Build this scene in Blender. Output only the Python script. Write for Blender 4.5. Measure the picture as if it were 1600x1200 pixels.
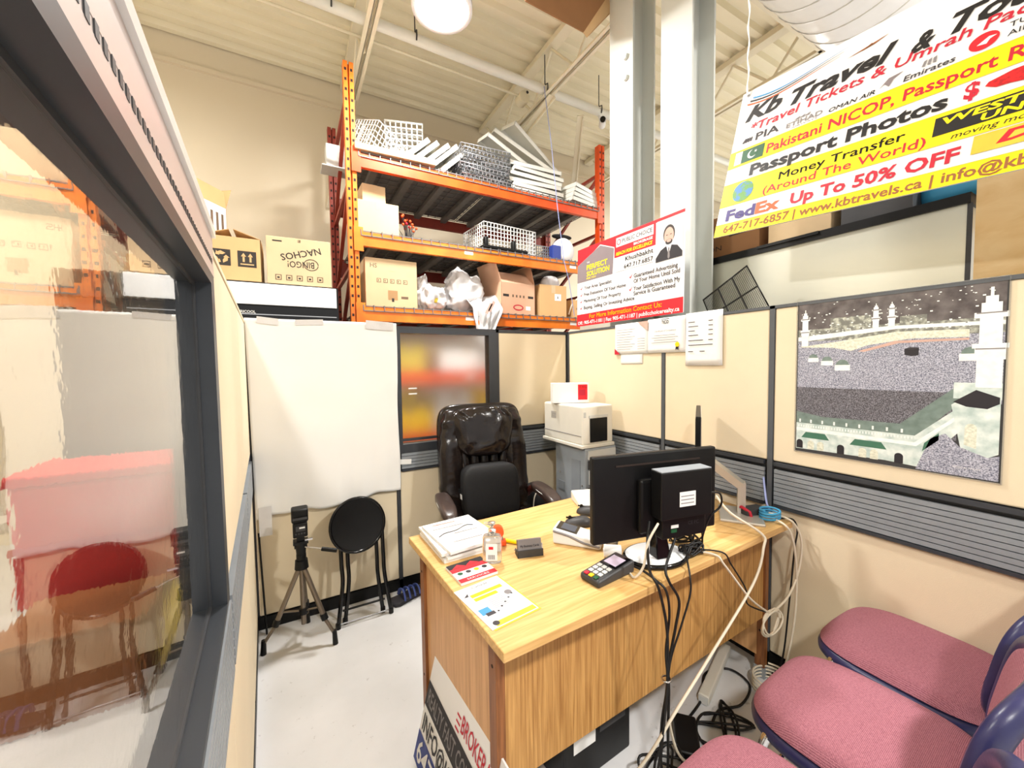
import bpy, bmesh, math, random
from mathutils import Vector, Matrix, Euler, noise
random.seed(7)
for o in list(bpy.data.objects): bpy.data.objects.remove(o)
scene = bpy.context.scene
COL = scene.collection
PI = math.pi
# ---------------------------------------------------------------- camera
cam_d = bpy.data.cameras.new('camera')
cam = bpy.data.objects.new('camera', cam_d); COL.objects.link(cam)
cam_d.sensor_width = 36.0; cam_d.sensor_fit = 'HORIZONTAL'
cam_d.lens = 615.0/1600*36.0; cam_d.clip_start = .01; cam_d.clip_end = 100
YAW, PITCH, ROLL = 0.5110, 0.0495, -0.0138
_f = Vector((math.sin(YAW)*math.cos(PITCH), math.cos(YAW)*math.cos(PITCH), -math.sin(PITCH)))
_r = Vector((math.cos(YAW), -math.sin(YAW), 0)); _u = _r.cross(_f)
_r2 = _r*math.cos(ROLL)+_u*math.sin(ROLL); _u2 = -_r*math.sin(ROLL)+_u*math.cos(ROLL)
cam.matrix_world = Matrix(((_r2.x,_u2.x,-_f.x,0),(_r2.y,_u2.y,-_f.y,0),(_r2.z,_u2.z,-_f.z,1.448),(0,0,0,1)))
scene.camera = cam
# ---------------------------------------------------------------- world and exposure
w = bpy.data.worlds.new('world'); scene.world = w; w.use_nodes = True
bg = w.node_tree.nodes['Background']
bg.inputs['Color'].default_value = (1.0, .975, .94, 1); bg.inputs['Strength'].default_value = .98
vs = scene.view_settings
vs.view_transform = 'Standard'; vs.look = 'None'; vs.gamma = 1.0; vs.use_curve_mapping = False
vs.exposure = 0.07
# high-bay lamps of the hall (the first one is the fixture seen under the roof deck)
LAMPS = [((.99, 2.67, 3.92), 105), ((2.9, -1.6, 4.2), 200), ((-.9, -1.9, 4.2), 150), ((-2.7, 2.6, 4.2), 150), ((5.2, 2.6, 4.2), 140)]
for i, (p, e) in enumerate(LAMPS):
    ld = bpy.data.lights.new('high_bay_light', 'AREA'); ld.shape = 'DISK'; ld.size = .34; ld.energy = e
    ld.color = (1, .975, .94)
    lo = bpy.data.objects.new('high_bay_light', ld); COL.objects.link(lo); lo.location = (p[0], p[1], p[2]-.06)
# ---------------------------------------------------------------- helpers
def lin(c): return tuple((x/12.92 if x <= .04045 else ((x+.055)/1.055)**2.4) for x in c)
def rgb(r, g, b): return lin((r/255., g/255., b/255.))
def catmull(P, k=8, closed=False):
    P = [Vector(p) for p in P]; n = len(P); out = []
    rng = range(n if closed else n-1)
    for i in rng:
        g = (lambda j: P[j % n]) if closed else (lambda j: P[min(max(j,0),n-1)])
        a,b,c,d = g(i-1),g(i),g(i+1),g(i+2)
        for s in range(k):
            t = s/k
            out.append(.5*((2*b)+(c-a)*t+(2*a-5*b+4*c-d)*t*t+(3*b-a-3*c+d)*t**3))
    if not closed: out.append(P[-1])
    return out
class MB:
    def __init__(s): s.v=[]; s.f=[]; s.sm=[]
    def add(s, vs, fs, sm=False):
        o=len(s.v); s.v += [Vector(v) for v in vs]; s.f += [[o+i for i in f] for f in fs]; s.sm += [sm]*len(fs); return s
    def box(s, c, d, R=None):
        x,y,z = [k/2 for k in d]; c=Vector(c)
        vs=[Vector(q) for q in ((-x,-y,-z),(x,-y,-z),(x,y,-z),(-x,y,-z),(-x,-y,z),(x,-y,z),(x,y,z),(-x,y,z))]
        if R is not None: vs=[R@q for q in vs]
        return s.add([c+q for q in vs], [(0,3,2,1),(4,5,6,7),(0,1,5,4),(1,2,6,5),(2,3,7,6),(3,0,4,7)])
    def b2(s, x0,y0,z0,x1,y1,z1): return s.box(((x0+x1)/2,(y0+y1)/2,(z0+z1)/2),(abs(x1-x0),abs(y1-y0),abs(z1-z0)))
    def bar(s, p, q, wd, h, up=(0,0,1)):
        p=Vector(p); q=Vector(q); d=(q-p); L=d.length; d.normalize(); u=Vector(up)
        if abs(d.dot(u))>.98: u=Vector((1,0,0)) if abs(d.x)<.9 else Vector((0,1,0))
        r=d.cross(u).normalized(); u=r.cross(d)
        R=Matrix((r,d,u)).transposed()
        return s.box((p+q)/2,(wd,L,h),R)
    def cyl(s, p, q, r, r2=None, n=16, cap=True):
        p=Vector(p); q=Vector(q); r2=r if r2 is None else r2; d=(q-p).normalized()
        a=d.orthogonal().normalized(); b=d.cross(a)
        vs=[]
        for c,rr in ((p,r),(q,r2)):
            for i in range(n):
                t=2*PI*i/n; vs.append(c+a*math.cos(t)*rr+b*math.sin(t)*rr)
        s.add(vs,[(i,(i+1)%n,n+(i+1)%n,n+i) for i in range(n)],n>7)
        if cap: s.add(vs,[list(range(n))[::-1],list(range(n,2*n))])
        return s
    def tube(s, pts, r, n=8, closed=False, flat=1.0):
        pts=[Vector(p) for p in pts]; m=len(pts); N=None; vs=[]
        for i,p in enumerate(pts):
            a=pts[(i-1)%m] if (closed or i>0) else p; b=pts[(i+1)%m] if (closed or i<m-1) else p
            t=(b-a)
            if t.length<1e-9: t=Vector((0,0,1))
            t.normalize()
            if N is None: N=t.orthogonal().normalized()
            N=(N-t*N.dot(t))
            if N.length<1e-6: N=t.orthogonal()
            N.normalize(); B=t.cross(N)
            rr=r[i] if isinstance(r,(list,tuple)) else r
            for k in range(n):
                a_=2*PI*k/n; vs.append(p+N*math.cos(a_)*rr+B*math.sin(a_)*rr*flat)
        fs=[]
        for i in range(m if closed else m-1):
            j=(i+1)%m
            for k in range(n): fs.append((i*n+k,i*n+(k+1)%n,j*n+(k+1)%n,j*n+k))
        s.add(vs,fs,True)
        if not closed: s.add(vs[:n]+vs[-n:],[list(range(n))[::-1],list(range(n,2*n))])
        return s
    def lathe(s, prof, c=(0,0,0), n=24, R=None):
        c=Vector(c); vs=[]; m=len(prof)
        for (r,z) in prof:
            for i in range(n):
                t=2*PI*i/n; q=Vector((r*math.cos(t),r*math.sin(t),z)); vs.append(c+(R@q if R is not None else q))
        fs=[(i*n+k,i*n+(k+1)%n,(i+1)*n+(k+1)%n,(i+1)*n+k) for i in range(m-1) for k in range(n)]
        s.add(vs,fs,True)
        s.add(vs[:n]+vs[-n:],[list(range(n))[::-1],list(range(n,2*n))]); return s
    def prism(s, poly, z0, z1):
        n=len(poly); vs=[(x,y,z0) for x,y in poly]+[(x,y,z1) for x,y in poly]
        return s.add(vs,[list(range(n))[::-1],list(range(n,2*n))]+[(i,(i+1)%n,n+(i+1)%n,n+i) for i in range(n)])
    def sell(s, a, b, c, e1=.4, e2=.4, ctr=(0,0,0), nu=28, nv=16, fn=None):
        sp=lambda x,e: math.copysign(abs(x)**e,x); vs=[]; ctr=Vector(ctr)
        for j in range(nv+1):
            v=-PI/2+PI*j/nv
            for i in range(nu):
                u=2*PI*i/nu
                q=Vector((a*sp(math.cos(v),e1)*sp(math.cos(u),e2), b*sp(math.cos(v),e1)*sp(math.sin(u),e2), c*sp(math.sin(v),e1)))
                if fn: q=fn(q)
                vs.append(ctr+q)
        fs=[(j*nu+i,j*nu+(i+1)%nu,(j+1)*nu+(i+1)%nu,(j+1)*nu+i) for j in range(nv) for i in range(nu)]
        return s.add(vs,fs,True)
    def surf(s, fn, nu, nv, th=0.0):
        P=[[Vector(fn(i/nu,j/nv)) for i in range(nu+1)] for j in range(nv+1)]
        vs=[p for r in P for p in r]; W=nu+1
        fs=[(j*W+i,j*W+i+1,(j+1)*W+i+1,(j+1)*W+i) for j in range(nv) for i in range(nu)]
        if th:
            N=[]
            for j in range(nv+1):
                for i in range(nu+1):
                    du=P[j][min(i+1,nu)]-P[j][max(i-1,0)]; dv=P[min(j+1,nv)][i]-P[max(j-1,0)][i]
                    k=du.cross(dv); N.append(k.normalized() if k.length>1e-12 else Vector((0,0,1)))
            o=len(vs); vs=vs+[p-q*th for p,q in zip(vs,N)]
            fs=fs+[[o+i for i in f][::-1] for f in fs]
            edge=[i for i in range(W)]+[j*W+nu for j in range(1,nv+1)]+[nv*W+i for i in range(nu-1,-1,-1)]+[j*W for j in range(nv-1,0,-1)]
            for k in range(len(edge)):
                a,b=edge[k],edge[(k+1)%len(edge)]; fs.append((b,a,o+a,o+b))
        return s.add(vs,fs,True)
    def xf(s, M): s.v=[M@v for v in s.v]; return s
    def obj(s, name, m, parent=None, bevel=0, seg=2, weld=False):
        me=bpy.data.meshes.new(name); me.from_pydata(s.v,[],s.f)
        for p,k in zip(me.polygons,s.sm): p.use_smooth=k
        if weld or bevel:
            bm=bmesh.new(); bm.from_mesh(me)
            bmesh.ops.remove_doubles(bm,verts=bm.verts,dist=1e-6)
            if bevel:
                es=[e for e in bm.edges if len(e.link_faces)==2 and e.calc_face_angle(0)>.6]
                bmesh.ops.bevel(bm,geom=es,offset=bevel,segments=seg,profile=.5,affect='EDGES',clamp_overlap=True)
                if seg>1:
                    for f in bm.faces: f.smooth = f.calc_area() < bevel*bevel*8 or f.smooth
            bmesh.ops.recalc_face_normals(bm,faces=bm.faces)
            bm.to_mesh(me); bm.free()
        me.update()
        me.materials.append(m)
        o=bpy.data.objects.new(name,me); COL.objects.link(o)
        if parent: o.parent=parent
        return o
def tag(o, label=None, cat=None, group=None, kind=None):
    if label: o['label']=label
    if cat: o['category']=cat
    if group: o['group']=group
    if kind: o['kind']=kind
    return o
def thing(name, label, cat, loc=(0,0,0), rz=0, group=None, M=None):
    o=bpy.data.objects.new(name,None); COL.objects.link(o); o.empty_display_size=.05
    if M is not None: o.matrix_world=M
    else: o.location=loc; o.rotation_euler=(0,0,rz)
    return tag(o,label,cat,group)
def copy_tree(o, parent=None):
    c=o.copy(); COL.objects.link(c); c.parent=parent
    for ch in list(o.children): copy_tree(ch,c)
    return c
def frame(o, d, v):
    d=Vector(d).normalized(); v=Vector(v); v=(v-d*v.dot(d)).normalized(); n=d.cross(v)
    return Matrix(((d.x,v.x,n.x,o[0]),(d.y,v.y,n.y,o[1]),(d.z,v.z,n.z,o[2]),(0,0,0,1)))
def T(x,y,z): return Matrix.Translation((x,y,z))
def RX(a): return Matrix.Rotation(a,4,'X')
def RY(a): return Matrix.Rotation(a,4,'Y')
def RZ(a): return Matrix.Rotation(a,4,'Z')
# ---------------------------------------------------------------- materials
def mat(name, col, rough=.55, metal=0., var=.06, scale=14., bump=0., bscale=60., stretch=(1,1,1), detail=4, col2=None, emit=0., trans=0., ior=1.45, coat=0., alpha=1., sharp=None, spec=.5):
    m=bpy.data.materials.new(name); m.use_nodes=True; nt=m.node_tree; N=nt.nodes; L=nt.links
    p=N['Principled BSDF']
    p.inputs['Roughness'].default_value=rough; p.inputs['Metallic'].default_value=metal
    p.inputs['Transmission Weight'].default_value=trans; p.inputs['IOR'].default_value=ior
    p.inputs['Coat Weight'].default_value=coat; p.inputs['Alpha'].default_value=alpha
    p.inputs['Specular IOR Level'].default_value=spec
    tc=N.new('ShaderNodeTexCoord'); mp=N.new('ShaderNodeMapping'); mp.inputs['Scale'].default_value=stretch
    L.new(tc.outputs['Object'],mp.inputs['Vector'])
    nz=N.new('ShaderNodeTexNoise'); nz.inputs['Scale'].default_value=scale; nz.inputs['Detail'].default_value=detail
    L.new(mp.outputs[0],nz.inputs['Vector'])
    rp=N.new('ShaderNodeValToRGB'); a,b=(sharp or (.3,.7)); rp.color_ramp.elements[0].position=a; rp.color_ramp.elements[1].position=b
    if col2 is None:
        rp.color_ramp.elements[0].color=(*[max(0,c*(1-var)) for c in col],1); rp.color_ramp.elements[1].color=(*[min(1,c*(1+var)) for c in col],1)
    else:
        rp.color_ramp.elements[0].color=(*col,1); rp.color_ramp.elements[1].color=(*col2,1)
    L.new(nz.outputs['Fac'],rp.inputs['Fac']); L.new(rp.outputs['Color'],p.inputs['Base Color'])
    if emit: 
        L.new(rp.outputs['Color'],p.inputs['Emission Color']); p.inputs['Emission Strength'].default_value=emit
    if bump:
        n2=N.new('ShaderNodeTexNoise'); n2.inputs['Scale'].default_value=bscale; n2.inputs['Detail'].default_value=3
        L.new(mp.outputs[0],n2.inputs['Vector'])
        bp=N.new('ShaderNodeBump'); bp.inputs['Strength'].default_value=bump; bp.inputs['Distance'].default_value=.004
        L.new(n2.outputs['Fac'],bp.inputs['Height']); L.new(bp.outputs['Normal'],p.inputs['Normal'])
    return m
M={}
def wood(name, c1, c2, stretch, scale=6.):
    m=mat(name,c1,.42,col2=c2,scale=scale,stretch=stretch,detail=8,sharp=(.32,.66),bump=.12,bscale=scale*2); m.node_tree.nodes['Noise Texture'].inputs['Distortion'].default_value=.7
    return m
OAK1=rgb(172,122,62); OAK2=rgb(226,180,112)
M['oak_top']=wood('oak_laminate_top',rgb(202,158,94),rgb(228,188,126),(1.2,22,22),3.5)
M['oak_front']=wood('oak_laminate_front',rgb(158,110,56),rgb(206,158,94),(30,30,1.0),3.6)
M['oak_side']=wood('oak_laminate_side',rgb(190,140,90),rgb(218,170,116),(24,24,1.1),3.0)
M['oak_post']=wood('brown_wood_post',rgb(112,66,34),rgb(150,96,54),(20,20,1.5),4)
M['mahogany']=wood('mahogany',rgb(52,18,14),rgb(92,36,26),(6,6,6),6)
M['panel']=mat('cream_fabric_panel',rgb(228,213,184),.9,var=.03,scale=3,bump=.15,bscale=420)
M['charcoal']=mat('charcoal_trim',rgb(58,60,64),.45,var=.08)
M['frame']=mat('slate_window_frame',rgb(62,66,72),.4,metal=.2,var=.05)
M['post']=mat('grey_seam_post',rgb(84,88,93),.4,var=.05)
M['raceway']=mat('grey_raceway',rgb(138,144,150),.4,var=.05)
M['rail']=mat('pale_metal_rail',rgb(206,196,194),.35,metal=.25,var=.05,scale=5)
M['white']=mat('white_paint',rgb(228,227,218),.5,var=.02)
M['white_gloss']=mat('white_gloss',rgb(236,238,240),.2,var=.02)
M['paper']=mat('white_paper',rgb(236,236,234),.8,var=.015)
M['black']=mat('black_plastic',rgb(13,13,14),.42,var=.15,spec=.35)
M['black_gloss']=mat('glossy_black_plastic',rgb(12,12,14),.12,var=.1)
M['black_metal']=mat('black_metal',rgb(18,18,18),.28,metal=.3,var=.1)
M['dark']=mat('dark_grey',rgb(60,60,62),.5,var=.1)
M['grey']=mat('mid_grey_plastic',rgb(150,156,162),.45,var=.04)
M['lgrey']=mat('light_grey_plastic',rgb(206,206,202),.45,var=.03)
M['beige']=mat('warm_white_plastic',rgb(224,220,208),.4,var=.02)
M['chrome']=mat('chrome',rgb(210,210,212),.15,metal=1,var=.02)
M['silver']=mat('silver_plastic',rgb(196,192,184),.35,metal=.4,var=.03)
M['bronze']=mat('tripod_metal',rgb(128,116,102),.3,metal=.7,var=.05)
M['orange']=mat('orange_rack_paint',rgb(212,66,18),.4,col2=rgb(228,94,30),scale=5,bump=.05)
M['amber']=mat('amber_rack_paint',rgb(226,104,22),.4,col2=rgb(240,138,38),scale=5)
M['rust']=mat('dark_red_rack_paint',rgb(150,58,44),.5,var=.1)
M['hole']=mat('dark_hole',rgb(40,28,24),.8,var=.1)
M['zinc']=mat('zinc_wire',rgb(170,172,176),.35,metal=.6,var=.05)
M['deckwire']=mat('dull_deck_wire',rgb(120,118,116),.5,metal=.3,var=.08)
M['wirew']=mat('white_coated_wire',rgb(226,226,222),.4,var=.02)
M['carton']=mat('kraft_cardboard',rgb(206,168,118),.85,var=.06,scale=5,bump=.05)
M['carton2']=mat('pale_cardboard',rgb(206,180,142),.85,var=.05,scale=5,bump=.05)
M['carton3']=mat('pinkish_cardboard',rgb(214,170,140),.85,var=.05,scale=5)
M['carton4']=mat('brown_cardboard',rgb(150,108,72),.85,var=.06,scale=5)
M['cartonin']=mat('cardboard_inside',rgb(168,132,92),.9,var=.08,scale=5)
M['ink']=mat('black_ink',rgb(50,46,42),.8,var=.1)
M['inkfaint']=mat('faint_ink',rgb(112,92,74),.8,var=.1)
M['steelw']=mat('white_steel',rgb(208,211,206),.45,var=.02,scale=2)
M['joist']=mat('cream_steel',rgb(232,224,200),.5,var=.03,scale=3)
M['deck']=mat('roof_deck_paint',rgb(240,232,206),.6,var=.04,scale=2)
M['farwall']=mat('warehouse_wall_paint',rgb(226,214,190),.75,var=.04,scale=.8,detail=3)
M['floor']=None
M['leather']=mat('dark_brown_leather',rgb(26,19,17),.2,var=.2,scale=9,bump=.5,bscale=22,detail=5)
M['leather_fine']=mat('smooth_brown_leather',rgb(62,50,46),.3,var=.12,scale=18,bump=.1,bscale=120)
M['cushion']=mat('black_mesh_fabric',rgb(14,14,17),.7,var=.2,scale=60,bump=.2,bscale=300)
M['navy']=mat('navy_moulded_plastic',rgb(44,44,82),.32,var=.1,scale=30,bump=.04,bscale=200)
M['red']=mat('sign_red',rgb(222,30,44),.5,var=.02)
M['crimson']=mat('crimson_ink',rgb(190,28,52),.5,var=.03)
M['yellow']=mat('sign_yellow',rgb(246,224,6),.5,var=.015)
M['signblack']=mat('sign_black',rgb(24,22,24),.5,var=.05)
M['signwhite']=mat('sign_white',rgb(232,232,234),.4,var=.01)
M['signgrey']=mat('sign_grey',rgb(128,118,122),.5,var=.03)
M['textgrey']=mat('text_grey',rgb(58,54,58),.6,var=.05)
M['palegrey']=mat('pale_text_grey',rgb(130,126,128),.6,var=.05)
M['green']=mat('flag_green',rgb(24,84,50),.5,var=.05)
M['blue']=mat('print_blue',rgb(40,60,140),.5,var=.05)
M['skyblue']=mat('sky_blue_ink',rgb(70,150,205),.5,var=.05)
M['purple']=mat('courier_purple',rgb(60,44,120),.5,var=.05)
M['cour_or']=mat('courier_orange',rgb(240,92,40),.5,var=.05)
M['earth']=mat('globe_print',rgb(70,130,190),.5,col2=rgb(96,150,70),scale=28,sharp=(.46,.54))
M['scribble']=mat('red_scribble',rgb(225,24,28),.6,col2=rgb(170,16,24),scale=90,sharp=(.4,.6))
M['cloth']=mat('white_cotton_cloth',rgb(242,241,238),.85,var=.015,scale=2,bump=.25,bscale=5)
M['bagp']=mat('white_plastic_bag',rgb(214,212,212),.4,var=.05,bump=.9,bscale=14)
M['cable_w']=mat('cream_cable',rgb(224,214,194),.5,var=.03)
M['cable_k']=mat('black_cable',rgb(18,17,18),.45,var=.1)
M['cable_b']=mat('blue_cable',rgb(70,160,206),.45,var=.05)
M['cable_l']=mat('lilac_cable',rgb(150,160,206),.45,var=.05)
M['pinkskin']=mat('print_skin',rgb(206,170,156),.6,var=.06,scale=30)
M['suit']=mat('print_suit',rgb(40,38,44),.6,var=.1)
M['hair']=mat('print_hair',rgb(56,50,50),.6,var=.2)
M['plyw']=wood('plywood',rgb(226,188,128),rgb(240,210,158),(1,3,6),2)
M['freezer']=mat('brushed_pale_metal',rgb(214,214,200),.35,metal=.35,var=.05,scale=2)
M['lamp_on']=mat('lamp_lens',(1,.97,.92),.5,var=.0,emit=14)
M['screen']=mat('terminal_screen',rgb(190,176,196),.3,var=.03,emit=.25)
M['clear']=mat('clear_plastic',(.95,.97,.98),.08,trans=.9,var=0)
M['slipper']=mat('blue_slipper',rgb(62,78,140),.6,var=.1)
M['redbin']=mat('red_paint',rgb(204,48,44),.5,var=.06)
M['shade_sheet']=mat('grey_shade_sheet',rgb(112,108,106),.8,var=.12,scale=4)  # grey of the added sheets that darken the rack decks from below
M['olive']=mat('olive_grey_metal',rgb(92,84,70),.6,var=.1)
M['yellowbox']=mat('yellow_print',rgb(250,206,24),.5,var=.1,scale=6)
M['ybox2']=mat('olive_yellow_print',rgb(206,184,60),.6,var=.1)
M['blueclear']=mat('slate_blue_label',rgb(70,80,96),.3,var=.05)
M['brick']=mat('brown_laminate',rgb(150,92,50),.6,var=.06,scale=3)
def glass(name, rough, bump, bscale, col=(1,1,1)):
    m=mat(name,col,rough,trans=1.,ior=1.5,var=0,bump=bump,bscale=bscale); return m
M['glass_left']=glass('tinted_glass',.012,.012,34,(.78,.75,.70)); M['glass_left'].node_tree.nodes['Principled BSDF'].inputs['IOR'].default_value=2.1
M['glass_back']=glass('frosted_glass',.26,.05,40,(.98,.98,.97))
# burgundy woven upholstery
def weave(name,c1,c2):
    m=mat(name,c1,.9,var=.12,scale=160); nt=m.node_tree; N=nt.nodes; L=nt.links; p=N['Principled BSDF']
    tc=N.new('ShaderNodeTexCoord'); wv=[]
    for ax in ('X','Y'):
        wn=N.new('ShaderNodeTexWave'); wn.bands_direction=ax; wn.inputs['Scale'].default_value=115; wn.inputs['Distortion'].default_value=1.2; wn.inputs['Detail Scale'].default_value=4
        L.new(tc.outputs['Object'],wn.inputs['Vector']); wv.append(wn)
    mx=N.new('ShaderNodeMath'); mx.operation='MULTIPLY'; L.new(wv[0].outputs['Fac'],mx.inputs[0]); L.new(wv[1].outputs['Fac'],mx.inputs[1])
    ns=N.new('ShaderNodeTexNoise'); ns.inputs['Scale'].default_value=240; L.new(tc.outputs['Object'],ns.inputs['Vector'])
    ad=N.new('ShaderNodeMath'); ad.operation='MULTIPLY_ADD'; ad.inputs[1].default_value=.7; L.new(ns.outputs['Fac'],ad.inputs[0]); L.new(mx.outputs[0],ad.inputs[2])
    rp=N.new('ShaderNodeValToRGB'); rp.color_ramp.elements[0].position=.2; rp.color_ramp.elements[1].position=.95
    rp.color_ramp.elements[0].color=(*c1,1); rp.color_ramp.elements[1].color=(*c2,1)
    L.new(ad.outputs[0],rp.inputs['Fac']); L.new(rp.outputs['Color'],p.inputs['Base Color'])
    bp=N.new('ShaderNodeBump'); bp.inputs['Strength'].default_value=.5; bp.inputs['Distance'].default_value=.002; L.new(mx.outputs[0],bp.inputs['Height']); L.new(bp.outputs[0],p.inputs['Normal'])
    return m
M['burgundy']=weave('burgundy_weave',rgb(118,62,76),rgb(186,124,136))
def floor_mat():
    m=mat('painted_concrete',rgb(206,206,206),.35,col2=rgb(226,226,228),scale=2.2,detail=8,bump=.06,bscale=30); nt=m.node_tree; N=nt.nodes; L=nt.links; p=N['Principled BSDF']
    base=p.inputs['Base Color'].links[0].from_socket; tc=N.new('ShaderNodeTexCoord')
    sp=N.new('ShaderNodeTexNoise'); sp.inputs['Scale'].default_value=26; sp.inputs['Detail'].default_value=6; sp.inputs['Roughness'].default_value=.7; L.new(tc.outputs['Object'],sp.inputs['Vector'])
    r1=N.new('ShaderNodeValToRGB'); r1.color_ramp.elements[0].position=.63; r1.color_ramp.elements[1].position=.70; L.new(sp.outputs['Fac'],r1.inputs['Fac'])
    wv=N.new('ShaderNodeTexNoise'); wv.inputs['Scale'].default_value=1.6; wv.inputs['Detail'].default_value=3; L.new(tc.outputs['Object'],wv.inputs['Vector'])
    va=N.new('ShaderNodeVectorMath'); va.operation='ADD'; L.new(tc.outputs['Object'],va.inputs[0]); L.new(wv.outputs['Color'],va.inputs[1])
    vo=N.new('ShaderNodeTexVoronoi'); vo.feature='DISTANCE_TO_EDGE'; vo.inputs['Scale'].default_value=.55; L.new(va.outputs[0],vo.inputs['Vector'])
    r2=N.new('ShaderNodeValToRGB'); r2.color_ramp.elements[0].position=.001; r2.color_ramp.elements[1].position=.005; r2.color_ramp.elements[0].color=(1,1,1,1); r2.color_ramp.elements[1].color=(0,0,0,1); L.new(vo.outputs['Distance'],r2.inputs['Fac'])
    g2=N.new('ShaderNodeMath'); g2.operation='GREATER_THAN'; g2.inputs[1].default_value=.56; L.new(sp.outputs['Fac'],g2.inputs[0]); mk=N.new('ShaderNodeMath'); mk.operation='MULTIPLY'; L.new(r2.outputs['Color'],mk.inputs[0]); L.new(g2.outputs[0],mk.inputs[1])
    mx=N.new('ShaderNodeMath'); mx.operation='MAXIMUM'; L.new(r1.outputs['Color'],mx.inputs[0]); L.new(mk.outputs[0],mx.inputs[1])
    ml=N.new('ShaderNodeMath'); ml.operation='MULTIPLY'; ml.inputs[1].default_value=.42; L.new(mx.outputs[0],ml.inputs[0])
    mi=N.new('ShaderNodeMix'); mi.data_type='RGBA'; L.new(ml.outputs[0],mi.inputs['Factor']); L.new(base,mi.inputs['A']); mi.inputs['B'].default_value=(*rgb(120,112,106),1)
    L.new(mi.outputs['Result'],p.inputs['Base Color']); return m
M['floor']=floor_mat()
# ---------------------------------------------------------------- lettering
_tc={}
def text_geo(body, shear=0., bold=0.):
    k=(body,shear,bold)
    if k in _tc: return _tc[k]
    cu=bpy.data.curves.new('t','FONT'); cu.body=body; cu.shear=shear; fake=bold if (bold and 'M' in body) else 0; cu.offset=0 if fake else bold; cu.resolution_u=2; cu.size=1
    ob=bpy.data.objects.new('t',cu); COL.objects.link(ob); bpy.context.view_layer.update()
    me=bpy.data.meshes.new_from_object(ob.evaluated_get(bpy.context.evaluated_depsgraph_get()))
    vs=[v.co.copy() for v in me.vertices]; fs=[list(p.vertices) for p in me.polygons]
    if fake:
        n=len(vs); base=list(vs); fb=list(fs); vs=[]; fs=[]
        for i,(dx,dy) in enumerate(((-.7,-.5),(.7,-.5),(-.7,.5),(.7,.5))):
            vs += [q+Vector((dx*fake,dy*fake,.0)) for q in base]; fs += [[i*n+k for k in f] for f in fb]
    bpy.data.objects.remove(ob); bpy.data.curves.remove(cu); bpy.data.meshes.remove(me)
    _tc[k]=(vs,fs); return _tc[k]
def letters(parent, body, u, v, wd, m, h=None, z=.0012, shear=0., bold=0., rot=0., flip=False, name='lettering', du=None, dv=None, o=None, split=False):
    """flat print: baseline starts at (u, v) of the parent's face, wd wide, capitals h high"""
    vs,fs=text_geo(body,shear,bold)
    if not vs: return
    x0=min(q.x for q in vs); x1=max(q.x for q in vs); s=wd/(x1-x0); sy=s if h is None else h/.69
    c,sn=math.cos(rot),math.sin(rot); out=[]
    for q in vs:
        a=(q.x-x0)*s; b=q.y*sy; out.append((u+a*c-b*sn, v+a*sn+b*c, z))
    if du is not None: out=[Vector(o)+Vector(du)*p[0]+Vector(dv)*p[1] for p in out]
    if split:
        par=list(range(len(vs)))
        def fd(a):
            while par[a]!=a: par[a]=par[par[a]]; a=par[a]
            return a
        for f in fs:
            for k in f[1:]: par[fd(k)]=fd(f[0])
        comp={}
        for f in fs: comp.setdefault(fd(f[0]),[]).append(f)
        for g in comp.values():
            ids=sorted({k for f in g for k in f}); mp={k:i for i,k in enumerate(ids)}
            MB().add([out[k] for k in ids],[[mp[k] for k in f] for f in g]).obj('letter',m,parent)
        return
    b=MB(); b.add(out,fs); return b.obj(name,m,parent)
def flat(parent, name, poly, m, z=.0008):
    b=MB(); b.add([(x,y,z) for x,y in poly],[list(range(len(poly)))]); return b.obj(name,m,parent)
def rect(parent, name, u0,v0,u1,v1, m, z=.0008): return flat(parent,name,[(u0,v0),(u1,v0),(u1,v1),(u0,v1)],m,z)
def disc(parent, name, u, v, r, m, z=.001, ry=None, n=28): return flat(parent,name,[(u+r*math.cos(2*PI*i/n),v+(ry or r)*math.sin(2*PI*i/n)) for i in range(n)],m,z)
# ================================================================ THE HALL
def struct(o, label=None): o['kind']='structure'; 
def S(mb, name, m, parent=None, bevel=0, label=None):
    o=mb.obj(name,m,parent,bevel)
    if parent is None: o['kind']='structure'
    if label: o['label']=label
    return o
S(MB().b2(-6,-4,-.1,8,5.0,0),'floor',M['floor'],label='white painted concrete floor with cracks and scuffs')
ZC=4.56
def deck():
    b=MB(); per=.16; y=-4.0; pts=[]
    while y<5.0:
        pts += [(y,ZC),(y+.045,ZC),(y+.065,ZC+.045),(y+.13,ZC+.045),(y+.15,ZC)]; y+=per
    vs=[];
    for (yy,z) in pts: vs += [(-6,yy,z),(8,yy,z)]
    b.add(vs,[(2*i,2*i+1,2*i+3,2*i+2) for i in range(len(pts)-1)])
    b.b2(-6,-4,ZC+.06,8,5,ZC+.1); return b
S(deck(),'ceiling',M['deck'],label='cream ribbed steel roof deck')
wf=S(MB().b2(-6,4.87,0,8,5.0,ZC+.06),'wall_far',M['farwall'],label='tall beige warehouse wall behind the rack')
MB().b2(-6,4.835,4.29,8,4.87,4.33).obj('ledge',M['farwall'],wf)
S(MB().b2(-4.1,-4,0,-4.0,5,ZC),'wall_outer_left',M['farwall'],label='beige hall wall beyond the glass partition')
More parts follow.
